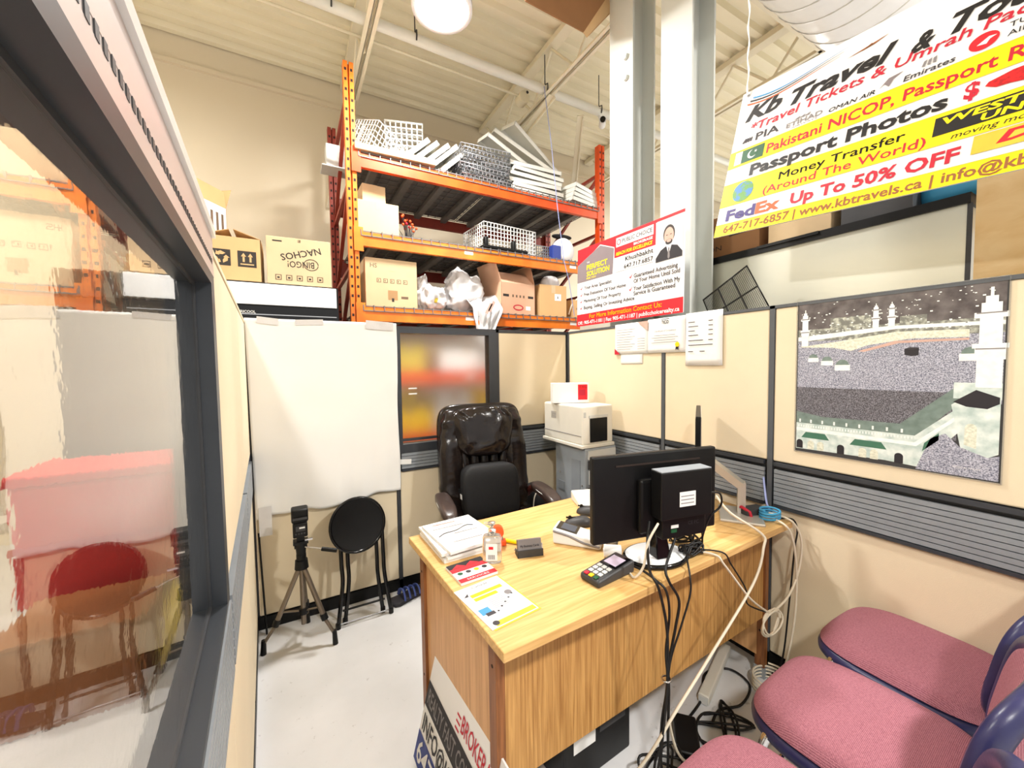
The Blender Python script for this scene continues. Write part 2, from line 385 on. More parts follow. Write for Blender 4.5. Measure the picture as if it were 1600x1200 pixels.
# ---- open web roof joists
def joist(X,label):
    r=thing('roof_joist',label,'joist',(X,0,0))
    for s in (-1,1):
        MB().b2(s*.028-.018,-3,4.10,s*.028+.018,4.85,4.108).b2(s*.012-.003,-3,4.10,s*.012+.003,4.85,4.15).obj('bottom_chord',M['joist'],r)
    MB().b2(-.05,-3,4.50,.05,4.85,4.555).obj('top_chord',M['joist'],r)
    y=4.7; k=0
    while y>-1.2:
        p=(0,y,4.11 if k%2 else 4.5); q=(0,y-.36,4.5 if k%2 else 4.11)
        MB().cyl(p,q,.013,n=8).obj('web_bar',M['joist'],r); y-=.36; k+=1
joist(.64,'cream open web roof joist above the left end of the rack')
joist(2.32,'cream open web roof joist above the right end of the rack')
joist(-1.25,'cream open web roof joist above the left partition')
joist(4.1,'cream open web roof joist seen right of the columns')
# diagonal brace angles of the roof
for (p,q,l) in (((.62,4.3,4.12),(.44,4.84,3.2),'pale steel knee brace running down behind the left rack post'),((2.35,3.3,4.1),(2.2,4.3,3.75),'pale steel brace angle under the roof above the shelf parts'),((3.3,4.2,3.55),(2.75,3.35,4.05),'thin pale brace rod beside the security camera')):
    tag(MB().bar(p,q,.07,.012).bar((p[0]+.03,p[1],p[2]),(q[0]+.03,q[1],q[2]),.012,.06).obj('brace_angle',M['joist']),l,'brace')
r=thing('ceiling_pipe','thick white pipe running below the roof across the rack','pipe',(0,3.35,4.16))
MB().cyl((-3,0,0),(6.5,0,0),.042,n=16).obj('pipe_run',M['white'],r)
for x in (.36,1.0,2.3,3.0): MB().tube([(x,.05,.0),(x,.047,.04),(x,0,.055),(x,-.047,.04),(x,-.05,0),(x,-.04,-.035)],.006,n=6).cyl((x,0,.05),(x,0,.38),.005,n=6).obj('hanger',M['dark'],r)
r=thing('conduit','thin cream conduit with a round junction box under the roof','conduit',(0,3.62,4.22))
MB().cyl((-3,0,0),(2.2,0,0),.012,n=8).cyl((2.2,0,0),(4.5,.2,-.02),.008,n=8).obj('conduit_run',M['joist'],r)
MB().cyl((2.2,-.05,-.02),(2.2,.05,-.02),.06,n=20).obj('junction_box',M['joist'],r)
MB().cyl((2.23,-.055,.03),(2.23,-.05,.03),.014,n=12).obj('knockout',M['dark'],r)
# ---- lamp
def lamp():
    p=LAMPS[0][0]
    r=thing('high_bay_lamp','round white high bay lamp glowing under the roof','lamp',p)
    MB().lathe([(.10,.16),(.15,.13),(.19,.05),(.205,-.02),(.205,-.045),(.18,-.045),(.18,-.03)],n=36).obj('housing',M['white_gloss'],r)
    MB().lathe([(.001,-.036),(.178,-.036),(.178,-.03),(.001,-.03)],n=36).obj('lens',M['lamp_on'],r)
    MB().cyl((0,0,.16),(0,0,.64),.012,n=10).obj('hook_rod',M['dark'],r)
    for a in range(24):
        t=2*PI*a/24; MB().box((.197*math.cos(t),.197*math.sin(t),.02),(.02,.004,.09),Matrix.Rotation(t,3,'Z')).obj('cooling_fin',M['lgrey'],r)
lamp()
# ---- H columns and girder
def column(x,y,label,bolts):
    r=thing('steel_column',label,'column',(x,y,0))
    MB().b2(0,0,0,.014,.22,4.1).obj('flange',M['steelw'],r)
    MB().b2(.206,0,0,.22,.22,4.1).obj('flange',M['steelw'],r)
    MB().b2(.014,.103,0,.206,.117,4.1).obj('web',M['steelw'],r)
    if bolts:
        for z in (3.42,3.56): MB().cyl((0,.06,z),(-.02,.06,z),.022,n=6).obj('bolt',M['steelw'],r)
column(2.10,2.007,'white H column with bolts, left of the two behind the signs',True)
column(2.10,1.552,'white H column, right of the two behind the signs',False)
r=thing('roof_girder','heavy cream roof girder running right from the columns','girder',(0,1.66,4.1))
MB().b2(1.6,-.11,0,8,.11,.02).obj('flange',M['joist'],r); MB().b2(1.6,-.11,.38,8,.11,.4).obj('flange',M['joist'],r); MB().b2(1.6,-.01,.02,8,.01,.38).obj('web',M['joist'],r)
# ---- spiral duct
r=thing('spiral_duct','large white round spiral duct beneath the roof','duct',(0,1.13,3.97))
MB().cyl((1.9,0,0),(8,0,0),.44,n=48).obj('duct_shell',M['white_gloss'],r)
for i in range(34):
    x=1.95+i*.17
    MB().tube([(x+.05*math.sin(t*PI/18),.441*math.cos(t*PI/18),.441*math.sin(t*PI/18)) for t in range(36)],.0045,n=5,closed=True).obj('seam',M['lgrey'],r)
for x in (2.4,4.5): MB().tube([(x,.0,.56),(x,.44,.2),(x,.455,0),(x,.3,-.34),(x,0,-.452),(x,-.3,-.34),(x,-.455,0),(x,-.44,.2),(x,0,.56)],.006,n=5).obj('strap',M['zinc'],r)
# ================================================================ THE PARTITIONS
HP=1.70; ZR0,ZR1=.775,.98
def slats(parent, p, q, nrm):
    """ribbed raceway between two points of the wall foot"""
    p=Vector(p); q=Vector(q); n=Vector(nrm)
    d=(q-p).normalized(); a=p+d*.012; b=q-d*.012
    for k in range(8):
        z=ZR0+.022+k*.0205
        o=MB().bar(a+n*.004+Vector((0,0,z)),b+n*.004+Vector((0,0,z)),.012,.0172).obj('slat',M['raceway'],parent)
    for z,h in ((ZR0+.004,.012),(ZR1-.006,.016)):
        MB().bar(a+n*.006+Vector((0,0,z)),b+n*.006+Vector((0,0,z)),.018,h).obj('slat_rail',M['frame'],parent)
# back partition, front face Y=2.53
YB=2.53
b=MB()
b.b2(-.21,YB+.012,0,.575,YB+.055,HP-.01).b2(.575,YB+.012,0,1.30,YB+.055,.885).b2(1.30,YB+.012,0,1.97,YB+.055,HP-.01)
wb=S(b,'wall_back',M['charcoal'],label='cream cubicle partition with grey ribbed raceway behind the desk')
segs=[(-.21,.575),(.575,1.30),(1.30,1.925)]
for i,(x0,x1) in enumerate(segs):
    MB().b2(x0+.012,YB-.002,.075,x1-.012,YB+.02,ZR0-.006).obj('panel',M['panel'],wb,bevel=.006)
    if i!=1: MB().b2(x0+.012,YB-.002,ZR1+.006,x1-.012,YB+.02,HP-.022).obj('panel',M['panel'],wb,bevel=.006)
    slats(wb,(x0+.01,YB,0),(x1-.01,YB,0),(0,-1,0))
    MB().b2(x0,YB-.006,0,x1,YB+.06,.07).obj('kick_plate',M['black'],wb)
for x in (.575,1.30): MB().b2(x-.011,YB-.006,0,x+.011,YB+.06,HP if x<1 else .88).obj('seam_post',M['charcoal'],wb)
MB().b2(1.289,YB-.006,.88,1.311,YB+.06,HP).obj('seam_post',M['charcoal'],wb)
MB().b2(-.21,YB-.006,HP-.022,1.93,YB+.06,HP).obj('top_cap',M['charcoal'],wb)
# back window
w2=thing('window_2','charcoal framed frosted window in the back partition','window',(0,0,0)); del w2['category']; w2['kind']='structure'
fx0,fx1,fz0,fz1=.586,1.289,.89,1.678
MB().b2(fx0,YB-.012,fz0,fx1,YB+.06,fz0+.055).b2(fx0,YB-.012,fz1-.022,fx1,YB+.06,fz1).b2(fx0,YB-.012,fz0+.055,fx0+.022,YB+.06,fz1-.022).b2(fx1-.06,YB-.012,fz0+.055,fx1,YB+.06,fz1-.022).obj('window_frame',M['frame'],w2)
MB().b2(fx0+.022,YB+.022,fz0+.055,fx1-.06,YB+.027,fz1-.022).obj('pane',M['glass_back'],w2)
for k in range(2): MB().b2(.66,YB+.019,1.297-k*.035,.715,YB+.0215,1.306-k*.035).obj('tape_strip',M['paper'],w2)
# right partition, front face X=1.935
XR=1.935
wr=S(MB().b2(XR+.012,-1.5,0,XR+.055,YB+.05,HP-.01),'wall_right',M['charcoal'],label='cream cubicle partition with grey ribbed raceway right of the desk')
ys=[2.525,1.603,.997,.07,-.85]
for y1,y0 in zip(ys[:-1],ys[1:]):
    MB().b2(XR-.002,y0+.012,.075,XR+.02,y1-.012,ZR0-.006).obj('panel',M['panel'],wr,bevel=.006)
    MB().b2(XR-.002,y0+.012,ZR1+.006,XR+.02,y1-.012,HP-.014).obj('panel',M['panel'],wr,bevel=.006)
    slats(wr,(XR,y0+.01,0),(XR,y1-.01,0),(-1,0,0))
    MB().b2(XR-.006,y0,0,XR+.06,y1,.07).obj('kick_plate',M['black'],wr)
for y in ys: MB().b2(XR-.006,y-.011,0,XR+.06,y+.011,HP).obj('seam_post',M['post'],wr)
MB().b2(XR-.006,-1.5,HP-.014,XR+.06,YB+.06,HP).obj('top_cap',M['post'],wr)
# left partition (its far end meets the back partition; it runs very slightly towards the camera)
LA=math.radians(2.75)
FL=frame((-.21,2.53,0),(-math.sin(LA),math.cos(LA),0),(0,0,1))      # x along the wall, y up, z into the room
wl=S(MB().b2(-1.5,0,-.06,0,HP-.012,-.012).b2(-3.3,0,-.06,-1.5,.93,-.012),'wall_left',M['charcoal'],label='cream cubicle partition on the left below and beside the glass')
wl.matrix_world=FL
for x0,x1 in ((-.66,-.004),(-1.50,-.66),(-3.3,-1.5)):
    MB().b2(x0+.006,.075,-.02,x1-.006,ZR0-.006,.002).obj('panel',M['panel'],wl,bevel=.005)
    if x0>-2: MB().b2(x0+.006,ZR1+.006,-.02,x1-.006,HP-.012,.002).obj('panel',M['panel'],wl,bevel=.005)
    for k in range(8):
        MB().b2(x0+.01,ZR0+.0145+k*.0205,-.01,x1-.01,ZR0+.030+k*.0205,.008).obj('slat',M['raceway'],wl)
    MB().b2(x0+.005,0,-.02,x1-.005,.07,.004).obj('kick_plate',M['black'],wl)
MB().b2(-1.5,HP-.012,-.06,0,HP,.004).obj('top_cap',M['panel'],wl)
# slotted metal rail above the glass
MB().b2(-3.3,1.640,-.06,-1.49,1.662,.004).obj('rail_lower',M['rail'],wl)
MB().b2(-3.3,1.662,-.06,-1.49,1.672,.0035).obj('slot_channel',M['rail'],wl)
MB().b2(-3.3,1.672,-.06,-1.49,1.722,.004).obj('rail_upper',M['rail'],wl)
MB().b2(-3.3,1.722,-.065,-1.49,1.740,.010).obj('rail_lip',M['white_gloss'],wl)
sl=MB(); x=-3.28
while x<-1.52: sl.b2(x,1.6615,.0036,x+.008,1.6725,.0046); x+=.017
o=sl.obj('rail_slots',M['dark'],wl); o['kind']='stuff'
w1=thing('window_1','large textured glass pane in a slate frame beside the camera','window',M=FL); del w1['category']; w1['kind']='structure'
MB().b2(-3.3,1.618,-.075,-1.5,1.640,.004).b2(-3.3,.935,-.075,-1.5,.962,.004).b2(-1.552,.962,-.075,-1.5,1.618,.004).b2(-3.3,.962,-.075,-3.24,1.618,.004).obj('window_frame',M['frame'],w1)
MB().b2(-3.24,.962,-.0325,-1.552,.969,-.0215).b2(-3.24,1.611,-.0325,-1.552,1.618,-.0215).b2(-1.559,.969,-.0325,-1.552,1.611,-.0215).obj('glazing_bead',M['charcoal'],w1)
MB().b2(-3.24,.962,-.0295,-1.552,1.618,-.0245).obj('pane',M['glass_left'],w1)
# ================================================================ DESK
DR=.038
desk=thing('office_desk','oak laminate office desk loaded with screens and cables','desk',(.424,.816,0),DR)
DM=T(.424,.816,0)@RZ(DR)
L_,W_=1.456,.77
MB().b2(0,0,.722,L_,W_,.75).obj('tabletop',M['oak_top'],desk,bevel=.003)
MB().b2(.034,.115,.10,.052,.665,.722).obj('side_panel',M['oak_side'],desk)
MB().b2(L_-.052,.115,.10,L_-.034,.665,.722).obj('side_panel',M['oak_side'],desk)
MB().b2(.05,.092,.285,L_-.05,.11,.722).obj('modesty_panel',M['oak_front'],desk)
for u0 in (.022,L_-.05):
    for v0 in (.082,.66):
        lg=MB().b2(u0,v0,.02,u0+.028,v0+.042,.722).obj('leg',M['oak_post'],desk,bevel=.002)
        MB().b2(u0-.002,v0-.002,0,u0+.03,v0+.044,.05).obj('foot_cap',M['grey'],lg)
        for z in (.22,.64): MB().cyl((u0-.0008,v0+.02,z),(u0+.002,v0+.02,z),.005,n=10).obj('screw_cap',M['hole'],lg)
MB().b2(.3,.60,.32,.32,.66,.722).obj('cross_rail',M['oak_post'],desk)
# lawn sign leaning on the left side of the desk
LSM=frame((.345,1.40,.003),(0.02,-1,0),(.26,0,1))
ls=thing('lawn_sign','blue and white lettered yard sign leaning against the desk side','sign',M=LSM)
MB().b2(0,0,-.006,.56,.40,0).obj('board',M['signwhite'],ls)
rect(ls,'blue_band',0,.0,.56,.10,M['blue']); rect(ls,'navy_band',0,.19,.56,.275,M['suit'])
letters(ls,'647.717.6857',.02,.016,.53,M['signwhite'],h=.07,z=.002,bold=.015)
letters(ls,'INFO@KBTRAVELS',.02,.115,.53,M['suit'],h=.058,z=.002,bold=.01)
letters(ls,'REALTY FAST CONVENIENT',.02,.207,.53,M['palegrey'],h=.05,z=.002,bold=.012)
letters(ls,'BROKERAGE',.28,.30,.25,M['crimson'],h=.05,z=.002,bold=.01)
for k in range(3): rect(ls,'small_print',.24,.285+k*.02,.27,.292+k*.02,M['crimson'])
# ---- things on the desk
def on(x,y,rz=0,z=.7505): return T(x,y,z)@RZ(rz)
ps=thing('paper_stack','thick stack of white printed forms on the desk corner','papers',M=on(.548,1.44,.03))
for k,(dx,dy,a) in enumerate(((0,0,0),(.006,-.004,.03),(-.004,.006,-.02),(.01,-.012,.05))):
    MB().box((0,0,0),(.212,.275,.0105)).xf(T(dx,dy,.006+k*.011)@RZ(a)).obj('paper_ream',M['paper'],ps)
for (u,v,wd,m) in ((-.07,.09,.1,'cour_or'),(-.08,.05,.13,'palegrey'),(-.02,-.02,.1,'palegrey'),(-.05,-.09,.12,'palegrey')): rect(ps,'printed_line',u,v,u+wd,v+.004,M[m],z=.0465)
MB().tube(catmull([(-.08,-.02,.0462),(-.05,.0,.0462),(.0,.005,.0462),(.05,.03,.0462),(.08,.02,.0462)],6),.0015,n=5).obj('drawn_curve',M['textgrey'],ps)
bk=thing('booklet','small red and black booklet between paper stack and flyer','booklet',M=on(.508,1.205,.06))
MB().box((0,0,.004),(.135,.125,.008)).obj('pages',M['paper'],bk); rect(bk,'black_header',-.067,.03,.067,.062,M['signblack'],.0085); rect(bk,'red_band',-.067,.005,.067,.03,M['red'],.0085); rect(bk,'red_footer',-.067,-.062,.067,-.038,M['red'],.0085)
for k in range(4): disc(bk,'picture_dot',-.045+k*.03,-.008,.009,M[('green','textgrey','yellowbox','suit')[k]],.0087)
for k in range(2): flat(bk,'roof_mark',[(-.055+k*.05,.032),(-.03+k*.05,.052),(-.005+k*.05,.032)],M['red'],.0087)
letters(bk,'SERVICES',-.04,-.055,.08,M['signwhite'],h=.009,z=.0088)
fl=thing('flyer','white flyer with yellow headline lying at the near desk corner','flyer',M=on(.502,1.018,.12))
MB().box((0,0,.001),(.158,.215,.002)).obj('sheet',M['paper'],fl)
MB().box((.006,-.006,.0003),(.158,.215,.0006)).obj('sheet',M['ybox2'],fl)
letters(fl,'Canada',-.025,.088,.055,M['textgrey'],h=.012,z=.0024,shear=.3)
rect(fl,'yellow_headline',-.05,.045,.06,.062,M['yellowbox'],.0023); rect(fl,'yellow_headline',-.05,.024,.03,.04,M['yellowbox'],.0023)
flat(fl,'arrow_mark',[(-.07,.06),(-.05,.075),(-.055,.058)],M['textgrey'],.0023)
rect(fl,'blue_picture',-.068,-.045,-.035,-.015,M['skyblue'],.0023); rect(fl,'dark_picture',-.058,-.055,-.03,-.04,M['textgrey'],.0024)
for k in range(5): disc(fl,'icon_dot',-.02+k*.02,-.05+.012*k,.0035,M['suit'],.0024)
for k in range(7): rect(fl,'printed_line',-.02,.012-k*.008,.03,.014-k*.008,M['palegrey'],.0023)
rect(fl,'yellow_footer',-.06,-.105,.075,-.085,M['ybox2'],.0022); disc(fl,'badge',.055,.01,.012,M['palegrey'],.0023); disc(fl,'badge',-.055,-.09,.01,M['textgrey'],.0024)
sb=thing('sanitizer_bottle','clear hand sanitizer pump bottle beside the paper stack','bottle',M=on(.597,1.225))
MB().sell(.034,.02,.05,.25,.6,(0,0,.05),20,12).obj('bottle_body',M['clear'],sb)
MB().lathe([(.012,.098),(.012,.104),(.014,.104),(.014,.118),(.006,.12),(.005,.135),(.013,.136),(.013,.144),(.001,.145)],n=16).b2(-.028,-.005,.136,.0,.005,.143).obj('pump',M['clear'],sb)
lb=MB().b2(-.02,-.0212,.015,.02,-.0206,.075).obj('label',M['paper'],sb); MB().b2(-.01,-.0216,.055,.006,-.0213,.065).obj('red_mark',M['red'],lb)
for k in range(7): MB().b2(-.012+k*.0035,-.0216,.02,-.0105+k*.0035,-.0213,.036).obj('barcode_bar',M['signblack'],lb)
sb.rotation_euler[2]=-.55
oc=thing('orange_tape_dispenser','orange spool standing behind the sanitizer bottle','dispenser',M=on(.672,1.33,-.4))
MB().cyl((0,-.012,.055),(0,.012,.055),.024,n=20).obj('spool',M['cour_or'],oc); MB().box((.008,0,.012),(.05,.03,.024)).obj('base',M['cour_or'],oc,bevel=.006); MB().box((.01,0,.028),(.02,.02,.02)).obj('hub',M['palegrey'],oc)
hl=thing('highlighter','yellow highlighter pen lying behind the card holder','pen',M=on(.728,1.315,-.9))
MB().cyl((-.06,0,.008),(.04,0,.008),.0075,n=12).obj('barrel',M['yellow'],hl); MB().cyl((.04,0,.008),(.065,0,.008),.0085,n=12).obj('cap',M['yellowbox'],hl)
ch=thing('card_holder','small business card holder filled with printed cards','card holder',M=on(.738,1.205,-.28))
MB().b2(-.048,-.018,0,.048,.022,.006).b2(-.048,-.02,0,.048,-.016,.026).b2(-.048,-.02,.0,-.045,.022,.02).b2(.045,-.02,.0,.048,.022,.02).obj('tray',M['dark'],ch)
MB().box((0,0,0),(.088,.022,.05)).xf(T(0,.0,.032)@RX(-.3)).obj('card_pack',M['palegrey'],ch)
letters(ch,'My Business Cards',-.036,.028,.07,M['suit'],h=.008,du=(1,0,0),dv=(0,.29,.957),o=(0,-.0205,.008),bold=.01)
MB().tube([(-.05,.03,.01),(.05,.03,.01),(.056,.02,.028),(.05,-.0,.012)],.002,n=6).obj('wire_end',M['zinc'],ch)
# payment terminals
def terminal(name,label,Mx,body,scr,keys,Lx,Wy,Hh,wedge):
    t=thing(name,label,'card terminal',M=Mx)
    MB().add([(-Lx/2,-Wy/2,0),(Lx/2,-Wy/2,0),(Lx/2,Wy/2,0),(-Lx/2,Wy/2,0),(-Lx/2,-Wy/2,Hh*wedge),(Lx/2,-Wy/2,Hh),(Lx/2,Wy/2,Hh),(-Lx/2,Wy/2,Hh*wedge)],[(0,3,2,1),(4,5,6,7),(0,1,5,4),(1,2,6,5),(2,3,7,6),(3,0,4,7)]).obj('casing',body,t,bevel=.008,seg=3)
    sl=math.atan2(Hh*(1-wedge),Lx)
    F_=T(0,0,Hh*(1+wedge)/2)@RY(-sl)
    s=MB().box((Lx*.22,0,.0012),(Lx*.44,Wy*.8,.002)).xf(F_).obj('screen_bezel',M['black_gloss'],t)
    MB().box((Lx*.2,0,.0026),(Lx*.30,Wy*.6,.0008)).xf(F_).obj('screen',scr,s)
    if keys:
        for i in range(4):
            for j in range(3):
                m=M['lgrey']
                if j==0 and False: pass
                if i==0: m=(M['green'],M['yellowbox'],M['crimson'])[j]
                MB().box((-Lx*.44+i*Lx*.115,(-1+j)*Wy*.24,.0025),(Lx*.085,Wy*.17,.004)).xf(F_).obj('key',m if i==0 else M['lgrey'],t,bevel=.001)
    return t
terminal('payment_terminal','dark grey card terminal with lit screen near the desk edge',on(.885,.952,.10),M['dark'],M['screen'],True,.175,.082,.042,.55)
wt=terminal('white_payment_terminal','white card terminal with slate screen behind the dark terminal',on(.955,1.19,2.25),M['white_gloss'],M['blueclear'],False,.185,.088,.062,.5)
MB().tube(catmull([(-.09,.045,.012),(-.03,.0455,.02),(.03,.0455,.04),(.09,.045,.05)],5),.004,n=6).obj('side_trim',M['palegrey'],wt)
tr=tag(MB().cyl((0,-.03,.022),(0,.03,.022),.022,n=24).cyl((0,-.032,.022),(0,.032,.022),.009,n=12).xf(on(.985,1.035,.9)).obj('receipt_roll',M['paper']),'white receipt paper roll between terminal and monitor','paper roll')
tc_=thing('tape_roll','clear plastic cup standing under the monitor corner','cup',M=on(1.03,1.085)); MB().lathe([(.02,0),(.026,.06),(.0245,.06),(.018,.004),(.001,.004)],n=24).obj('cup_wall',M['clear'],tc_); tc_.name='plastic_cup'
# telephone at the back edge
ph=thing('desk_calculator','white desktop calculator with grey keys at the desk back edge','calculator',M=on(1.30,1.49,-.35))
MB().add([(-.1,-.075,0),(.1,-.075,0),(.1,.075,0),(-.1,.075,0),(-.1,-.075,.018),(.1,-.075,.018),(.1,.075,.05),(-.1,.075,.05)],[(0,3,2,1),(4,5,6,7),(0,1,5,4),(1,2,6,5),(2,3,7,6),(3,0,4,7)]).obj('casing',M['white'],ph,bevel=.006)
for i in range(4):
    for j in range(3): MB().box((.015+i*.022,-.045+j*.026,0),(.014,.016,.007)).xf(T(0,0,.0345)@RX(.2)).obj('key',M['grey'],ph)
tag(MB().box((0,0,.006),(.08,.03,.012)).xf(on(1.33,1.385,-.3)).obj('orange_notepad',M['cour_or'],bevel=.002),'small orange pad in front of the white calculator','notepad')
def mouse(x,y,rz,label):
    t=thing('computer_mouse',label,'mouse',M=on(x,y,rz),group='mice on the desk')
    MB().sell(.034,.058,.034,.75,.8,(0,0,0),24,14,lambda q:Vector((q.x,q.y,max(q.z,0)*(1-.25*q.y/.058)))).obj('shell',M['dark'],t)
    MB().cyl((-.004,.035,.030),(.004,.035,.030),.008,n=12).obj('scroll_wheel',M['black'],t)
    MB().b2(-.0006,.01,.026,.0006,.052,.0335).obj('button_gap',M['black'],t)
mouse(1.062,1.325,.9,'dark grey mouse lying open to view beside the monitor edge')
mouse(1.185,1.40,.6,'dark grey mouse half hidden behind the monitor edge')
tag(MB().tube(catmull([(1.09,1.36,.757),(1.13,1.39,.756),(1.16,1.35,.756),(1.2,1.32,.756),(1.3,1.3,.756)],6),.002,n=6).obj('mouse_cable',M['cable_k']),'thin black mouse cable curling on the tabletop','cable')
# ---- monitor seen from behind
MC=Vector((1.114,.955,0)); MA=-.205
mo=thing('monitor','black monitor seen from behind with a small computer on its back','monitor',M=T(MC.x,MC.y,.75)@RZ(MA))
# local: x along the screen, -y towards the camera (back of the screen)
sc=MB().b2(-.256,-.012,.085,.256,.014,.385).obj('screen_housing',M['black'],mo,bevel=.006)
MB().b2(-.245,.0145,.10,.245,.0155,.375).obj('display',M['black_gloss'],sc)
MB().b2(-.09,-.040,.11,.13,-.012,.30).obj('back_bulge',M['black'],mo,bevel=.01)
MB().b2(-.17,-.0145,.345,.18,-.0118,.351).obj('vent_slot',M['hole'],sc)
pc=thing('mini_computer','black mini computer with labels mounted on the monitor back','computer',M=T(MC.x,MC.y,.75)@RZ(MA))
MB().b2(-.052,-.098,.175,.155,-.042,.335).obj('case',M['black'],pc,bevel=.004)
MB().b2(-.05,-.096,.3352,.153,-.044,.338).obj('top_cover',M['grey'],pc)
pm=M['paper']; MB().b2(.02,-.0992,.215,.085,-.0982,.265).obj('white_label',pm,pc)
MB().b2(-.03,-.075,.10,.15,-.0405,.172).obj('mount_plate',M['black'],pc,bevel=.003)
MB().b2(.005,-.0762,.135,.035,-.0752,.146).obj('white_label',pm,pc); MB().b2(.005,-.0762,.12,.028,-.0752,.131).obj('green_label',M['green'],pc)
letters(pc,'CE FC',.075,.14,.045,M['textgrey'],h=.012,du=(1,0,0),dv=(0,0,1),o=(0,-.0758,0),z=0)
for k in range(3): rect_=MB().b2(.025,-.0996,.225+k*.012,.078,-.0993,.228+k*.012).obj('printed_line',M['palegrey'],pc)
for z in (.27,.245,.22,.195): MB().b2(.155,-.085,z,.165,-.07,z+.012).obj('plug',M['black'],pc)
# foot with glossy silver top
MB().lathe([(.001,0),(.11,0),(.118,.006),(.112,.016),(.001,.018)],n=40).xf(Matrix.Diagonal((1.05,.78,1,1))).obj('foot',M['black_gloss'],mo)
MB().lathe([(.001,.018),(.106,.0165),(.106,.0175),(.001,.0195)],n=40).xf(Matrix.Diagonal((1.05,.78,1,1))).obj('foot_cover',M['white_gloss'],mo)
MB().add([(-.028,-.05,.018),(.028,-.05,.018),(.028,.0,.018),(-.028,.0,.018),(-.022,-.028,.12),(.022,-.028,.12),(.022,.0,.12),(-.022,.0,.12)],[(0,3,2,1),(4,5,6,7),(0,1,5,4),(1,2,6,5),(2,3,7,6),(3,0,4,7)]).obj('neck',M['black_gloss'],mo,bevel=.004)
# ---- second monitor, edge-on, with a silver stand
m2=thing('slim_monitor','slim monitor seen edge on with an angled silver stand','monitor',M=T(1.63,1.155,.75)@RZ(math.radians(90-54.7)))
s2=MB().b2(-.235,-.010,.14,.235,.010,.475).obj('screen_housing',M['black'],m2,bevel=.003); MB().b2(-.225,.0102,.15,.225,.011,.465).obj('display',M['black_gloss'],s2)
MB().b2(-.232,-.0125,.142,.232,-.0102,.473).obj('back_cover',M['silver'],m2)
sx,sy=.045,-.16
MB().b2(sx-.13,sy-.1,0,sx+.07,sy+.07,.012).obj('foot',M['silver'],m2,bevel=.004)
MB().bar((sx,sy-.02,.01),(sx,sy-.02,.15),.05,.032,(0,1,0)).bar((sx,sy-.02,.135),(sx-.02,-.02,.26),.05,.032,(0,1,0)).obj('neck',M['silver'],m2)
# black cable clutter behind the second monitor and the right end of the desk
bx=thing('power_adapter','dark laptop power brick with red strap at the desk end','power adapter',M=on(1.80,1.0,-.25)); MB().box((0,0,.02),(.11,.06,.036)).obj('brick',M['dark'],bx,bevel=.006); MB().tube([(-.05,.02,.035),(-.06,.0,.045),(-.045,-.03,.03),(-.04,-.035,.005)],.007,n=6).obj('strap',M['crimson'],bx)
tag(MB().sell(.075,.05,.05,.8,.9,(0,0,.05),18,10).xf(on(1.74,1.20,.5)).obj('black_pouch',M['cushion']),'soft black pouch behind the silver stand','pouch')
tag(MB().sell(.06,.04,.03,.7,.8,(0,0,.03),18,10).xf(on(1.60,1.31,-.3)).obj('headset_case',M['black']),'rounded black case behind the screens by the wall','case')
# ================================================================ PRINTERS IN THE CORNER
st=thing('printer_stand','dark wooden stand carrying the grey machine in the corner','stand',(1.60,1.93,0))
MB().b2(-.02,-.02,.47,.32,.36,.495).obj('top',M['mahogany'],st)
for x in (-.01,.28):
    for y in (-.01,.32): MB().b2(x,y,0,x+.03,y+.03,.47).obj('leg',M['mahogany'],st)
g=thing('grey_printer','grey upright printer below the white photo printer','printer',(1.62,1.945,.496))
MB().b2(0,0,0,.265,.325,.405).obj('body',M['grey'],g,bevel=.008)
MB().b2(-.003,.05,.06,-.0005,.14,.32).obj('side_recess',M['raceway'],g); MB().b2(-.003,.22,.08,-.0005,.29,.14).obj('side_vent',M['raceway'],g)
for y,z in ((.03,.16),(.27,.2)): MB().cyl((0,y,z),(-.003,y,z),.006,n=10).obj('screw',M['chrome'],g)
MB().b2(.02,-.012,.335,.25,-.0005,.39).obj('front_flap',M['lgrey'],g); MB().b2(.02,-.006,.27,.25,-.0005,.325).obj('slot',M['dark'],g)
MB().b2(.025,-.02,.17,.24,-.0005,.262).obj('front_door',M['lgrey'],g,bevel=.003); MB().b2(.02,-.004,.02,.25,-.0005,.15).obj('lower_grille',M['dark'],g)
u=thing('photo_printer','off-white box printer with dark output door on the grey machine','printer',(1.60,1.95,.903))
MB().b2(0,0,.02,.262,.43,.272).obj('body',M['beige'],u,bevel=.012,seg=3); MB().b2(-.008,-.008,.0,.27,.44,.022).obj('base',M['beige'],u,bevel=.004)
MB().b2(-.0015,.01,.076,.2635,.432,.080).obj('seam_groove',M['palegrey'],u)
MB().b2(.062,-.006,.035,.208,-.0005,.19).obj('output_door',M['black'],u,bevel=.003); MB().b2(.055,-.005,.193,.215,-.0005,.21).obj('slot_lip',M['lgrey'],u)
for k in range(6): MB().b2(-.0015,.28,.17+k*.008,-.0005,.34,.173+k*.008).obj('vent',M['palegrey'],u)
for k in range(4): MB().b2(.012,-.0015,.2+k*.009,.03,-.0005,.204+k*.009).obj('vent',M['grey'],u)
for k in range(3): MB().cyl((.13+k*.015,-.0005,.245),(.13+k*.015,-.002,.245),.003,n=8).obj('indicator',M['signwhite'],u)
wc=thing('white_carton','white carton with a red printed picture on top of the photo printer','box',M=T(1.70,2.21,1.178)@RZ(-.45))
MB().b2(-.125,-.05,0,.125,.05,.135).obj('carton_body',M['paper'],wc); 
for k,(x0,z0,x1,z1,m) in enumerate(((.05,.02,.115,.125,'red'),(.058,.05,.10,.09,'crimson'),(.062,.10,.11,.115,'scribble'))): MB().b2(x0,-.0515-k*.0004,z0,x1,-.0502,z1).obj('red_print',M[m],wc)
